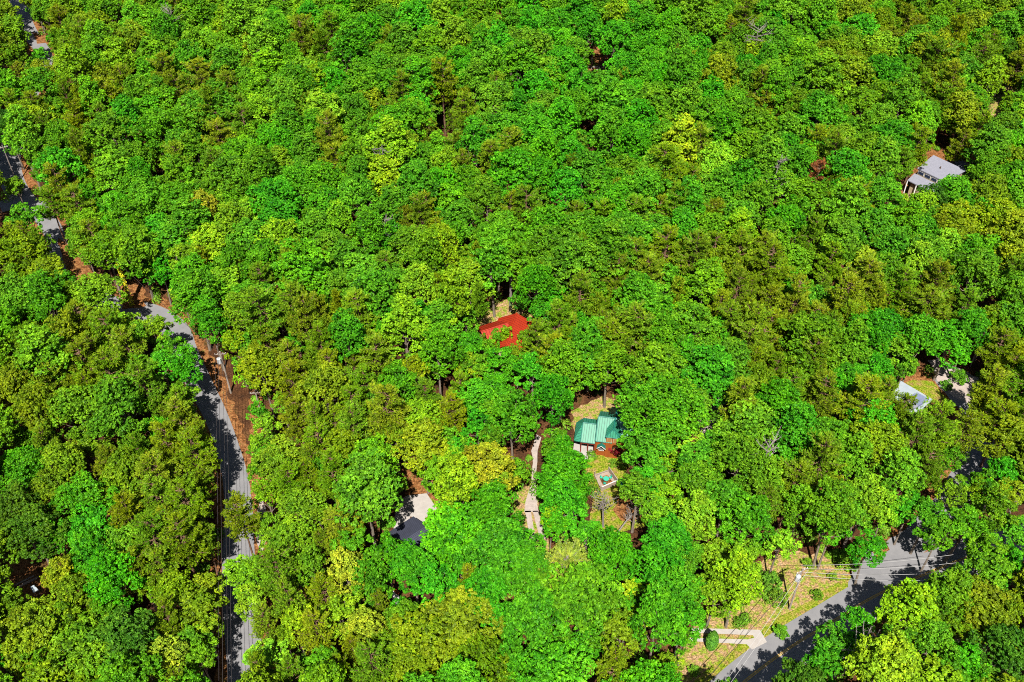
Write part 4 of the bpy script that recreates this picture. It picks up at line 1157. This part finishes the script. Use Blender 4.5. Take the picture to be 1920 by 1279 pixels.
# ---- single trees of their own form
def special(kind_mesh, name, base_px, label, cat, sc=(1, 1, 1), rot=(0, 0, 0), color=None, group=None):
    b = at(*base_px)
    e = empty(name, b, label, cat, group); e.rotation_euler = rot; e.scale = sc
    return e
def bare(i, base_px, s, label, rot=(0, 0, 0)):
    b = at(*base_px)
    o = bpy.data.objects.new('dead_tree', BARE[i]); COL.objects.link(o); o.location = b; o.scale = (s, s, s); o.rotation_euler = rot
    tag(o, label, 'dead tree', 'leafless dead trees')
def bare_top(i, top_px, s, label, rot=(0, 0, 0)):
    H = [17, 14, 9][i] * s
    p = at(top_px[0], top_px[1], H * 0.85)
    o = bpy.data.objects.new('dead_tree', BARE[i]); COL.objects.link(o); o.location = (p.x, p.y, 0); o.scale = (s, s, s); o.rotation_euler = rot
    tag(o, label, 'dead tree', 'leafless dead trees')
bare_top(0, (717, 292), 1.3, 'grey leafless tree among the crowns left of the centre top')
bare_top(0, (1448, 325), 1.35, 'bare leaning grey tree between green crowns right of centre', (0, 0.12, 1))
bare_top(1, (1420, 72), 1.5, 'small grey bare tree top near the upper edge')
bare_top(1, (322, 38), 1.5, 'grey bare tree top near the upper left edge', (0, 0, 2))
bare_top(0, (715, 420), 1.15, 'dark bare snag over the deep gap left of centre', (0.05, 0, 1))
bare_top(0, (1440, 850), 1.25, 'grey bare limbs among the oaks right of the yellow tree', (0, 0, 3))
bare_top(0, (1600, 1175), 1.1, 'bare twiggy tree leaning over the shaded main road', (0, -0.15, 2))
bare_top(0, (745, 255), 1.25, 'pale dead spar sticking out of a lime crown above centre', (0.1, 0.1, 4))
bare(2, (1131, 988), 0.9, 'pale leafless tree spreading its branches over the sunlit lawn', (-0.1, 0.05, 1))
bare(2, (1150, 1010), 0.8, 'bare low tree half covered by maples below the lawn', (0.9, 0.4, 2))
tp = at(957, 583)
o_ = MB().tube([(0, 0, 0), (0.1, 0, 7), (-0.1, 0.1, 14.5)], [0.36, 0.3, 0.14], 8).build('tree_trunk', M['deadbark']); o_.location = tp
tag(o_, 'tall pale branchless trunk behind the red-roofed house', 'trunk', 'bare standing trunks')
for k_, (u_, v_, H_, lab) in enumerate(((1187, 356, 8, 'slim white trunk in a dark gap above centre'), (1132, 132, 9, 'pale trunk standing over the felled logs'), (1109, 130, 8, 'brown trunk at the left of the upper clearing'), (1418, 265, 6, 'short pale trunk in the dark gap right of the top centre'), (875, 232, 6, 'pale trunk in a gap above the middle of the wood'))):
    o_ = MB().tube([(0, 0, 0), (0.05, 0, H_ / 2), (0, 0.1, H_)], [0.22, 0.18, 0.12], 7).build('tree_trunk', M['deadbark']); o_.location = at(u_, v_)
    tag(o_, lab, 'trunk', 'bare standing trunks')
def lean_pine(base_px, lean, s, label, i=0):
    pr = PROTO['pine'][i]
    e = empty('pine_tree', at(*base_px), label, 'pine', groups['pine']); e.rotation_euler = (0, lean, 0.0); e.scale = (s, s, s)
    c = bpy.data.objects.new('crown', pr['c']); c.parent = e; c.color = TY['P'][3] + (1,); COL.objects.link(c)
    k = bpy.data.objects.new('trunk', pr['t']); k.parent = e; COL.objects.link(k)
lean_pine((1087, 736), 0.28, 0.95, 'tall pine with a bare brown trunk leaning right above the green roof', 0)
lean_pine((1396, 726), 0.1, 0.8, 'pine with a bare brown trunk above the small paved drive', 1)
lean_pine((1052, 692), 0.1, 0.7, 'thin pine with a visible orange trunk left of the leaning pine', 2)
lean_pine((218, 535), -0.1, 0.85, 'pine with a rusty bare trunk left of the ivy pole', 3)
# columnar conifer in the driveway loop
cb = at(1332, 1216)
ce = empty('columnar_conifer', cb, 'narrow green conifer standing beside the driveway loop', 'conifer')
n = 5200
z = rng.uniform(0, 1, n); prof = 0.95 * np.sin(np.clip(z * 0.86 + 0.14, 0, 1) * math.pi) ** 0.7 * rng.uniform(0.72, 1.05, n)
a = rng.uniform(0, 2 * math.pi, n)
c_ = np.column_stack([np.cos(a) * prof, np.sin(a) * prof, 0.2 + z * 5.0])
v, f = quads(c_, np.column_stack([np.cos(a), np.sin(a), np.full(n, .6)]) + rng.normal(size=(n, 3)) * .4, rng.uniform(.1, .2, n), .5)
me = mesh_np('crown', v, f, rng.uniform(0, 1, n)); me.materials.append(M['leaf'])
o = bpy.data.objects.new('crown', me); o.parent = ce; o.color = (0.045, 0.17, 0.015, 1); COL.objects.link(o)
k = MB().tube([(0, 0, 0), (0, 0, 4)], [0.14, 0.04], 6).build('trunk', M['bark']); k.parent = ce
# dark red ornamental maple by the deck
mpb = at(1152, 856)
me_ = empty('ornamental_maple', mpb, 'low dark red maple beside the orange deck', 'maple')
pr = PROTO['small'][0]
for nm, ms, col_ in (('crown', pr['c'], (0.16, 0.012, 0.02, 1)), ('trunk', pr['t'], None)):
    o = bpy.data.objects.new(nm, ms); o.parent = me_; o.scale = (0.42, 0.42, 0.2); COL.objects.link(o)
    if col_: o.color = col_
# small shrubs on the sunny bank and lawn
sh_spots = [(1462, 1190, 1.3, 'on the bank just below the transformer pole'), (1530, 1120, 1.0, 'on the bank between the transformer pole and the road junction'), (1590, 1062, 1.8, 'at the upper right end of the sunny bank'), (1570, 1050, 1.6, 'under the wood edge above the sunny bank'),
            (1512, 1060, 1.0, 'near the top of the sunny bank above the pole'), (1149, 873, 0.9, 'on the lawn right behind the board pen'), (1455, 1130, 1.6, 'left of the transformer pole on the bank'), (1560, 1085, 0.9, 'in the middle of the bank under the wires'), (1300, 1262, 1.0, 'on the lower bank near the bottom edge'),
            (1440, 1100, 1.9, 'at the wood edge left of the transformer pole'), (478, 850, 1.2, 'on the right verge of the shaded road'), (30, 362, 2.4, 'beside the white pole at the left edge'), (1795, 715, 1.8, 'in the shade below the gravel lot'), (1772, 728, 1.2, 'at the edge of the grass by the white roof')]
for k_, (u_, v_, r_, lab) in enumerate(sh_spots):
    e = empty('shrub', at(u_, v_), 'rounded green shrub ' + lab, 'shrub', 'shrubs in the clearings'); pr = PROTO['small'][k_ % 4]
    s_ = r_ / 3.2
    o = bpy.data.objects.new('foliage', pr['c']); o.parent = e; o.scale = (s_, s_, s_ * 0.9); o.location = (0, 0, -(pr['zc'] - 2.4) * s_ * 0.9); o.color = jit((0.09, 0.25, 0.012)); COL.objects.link(o)
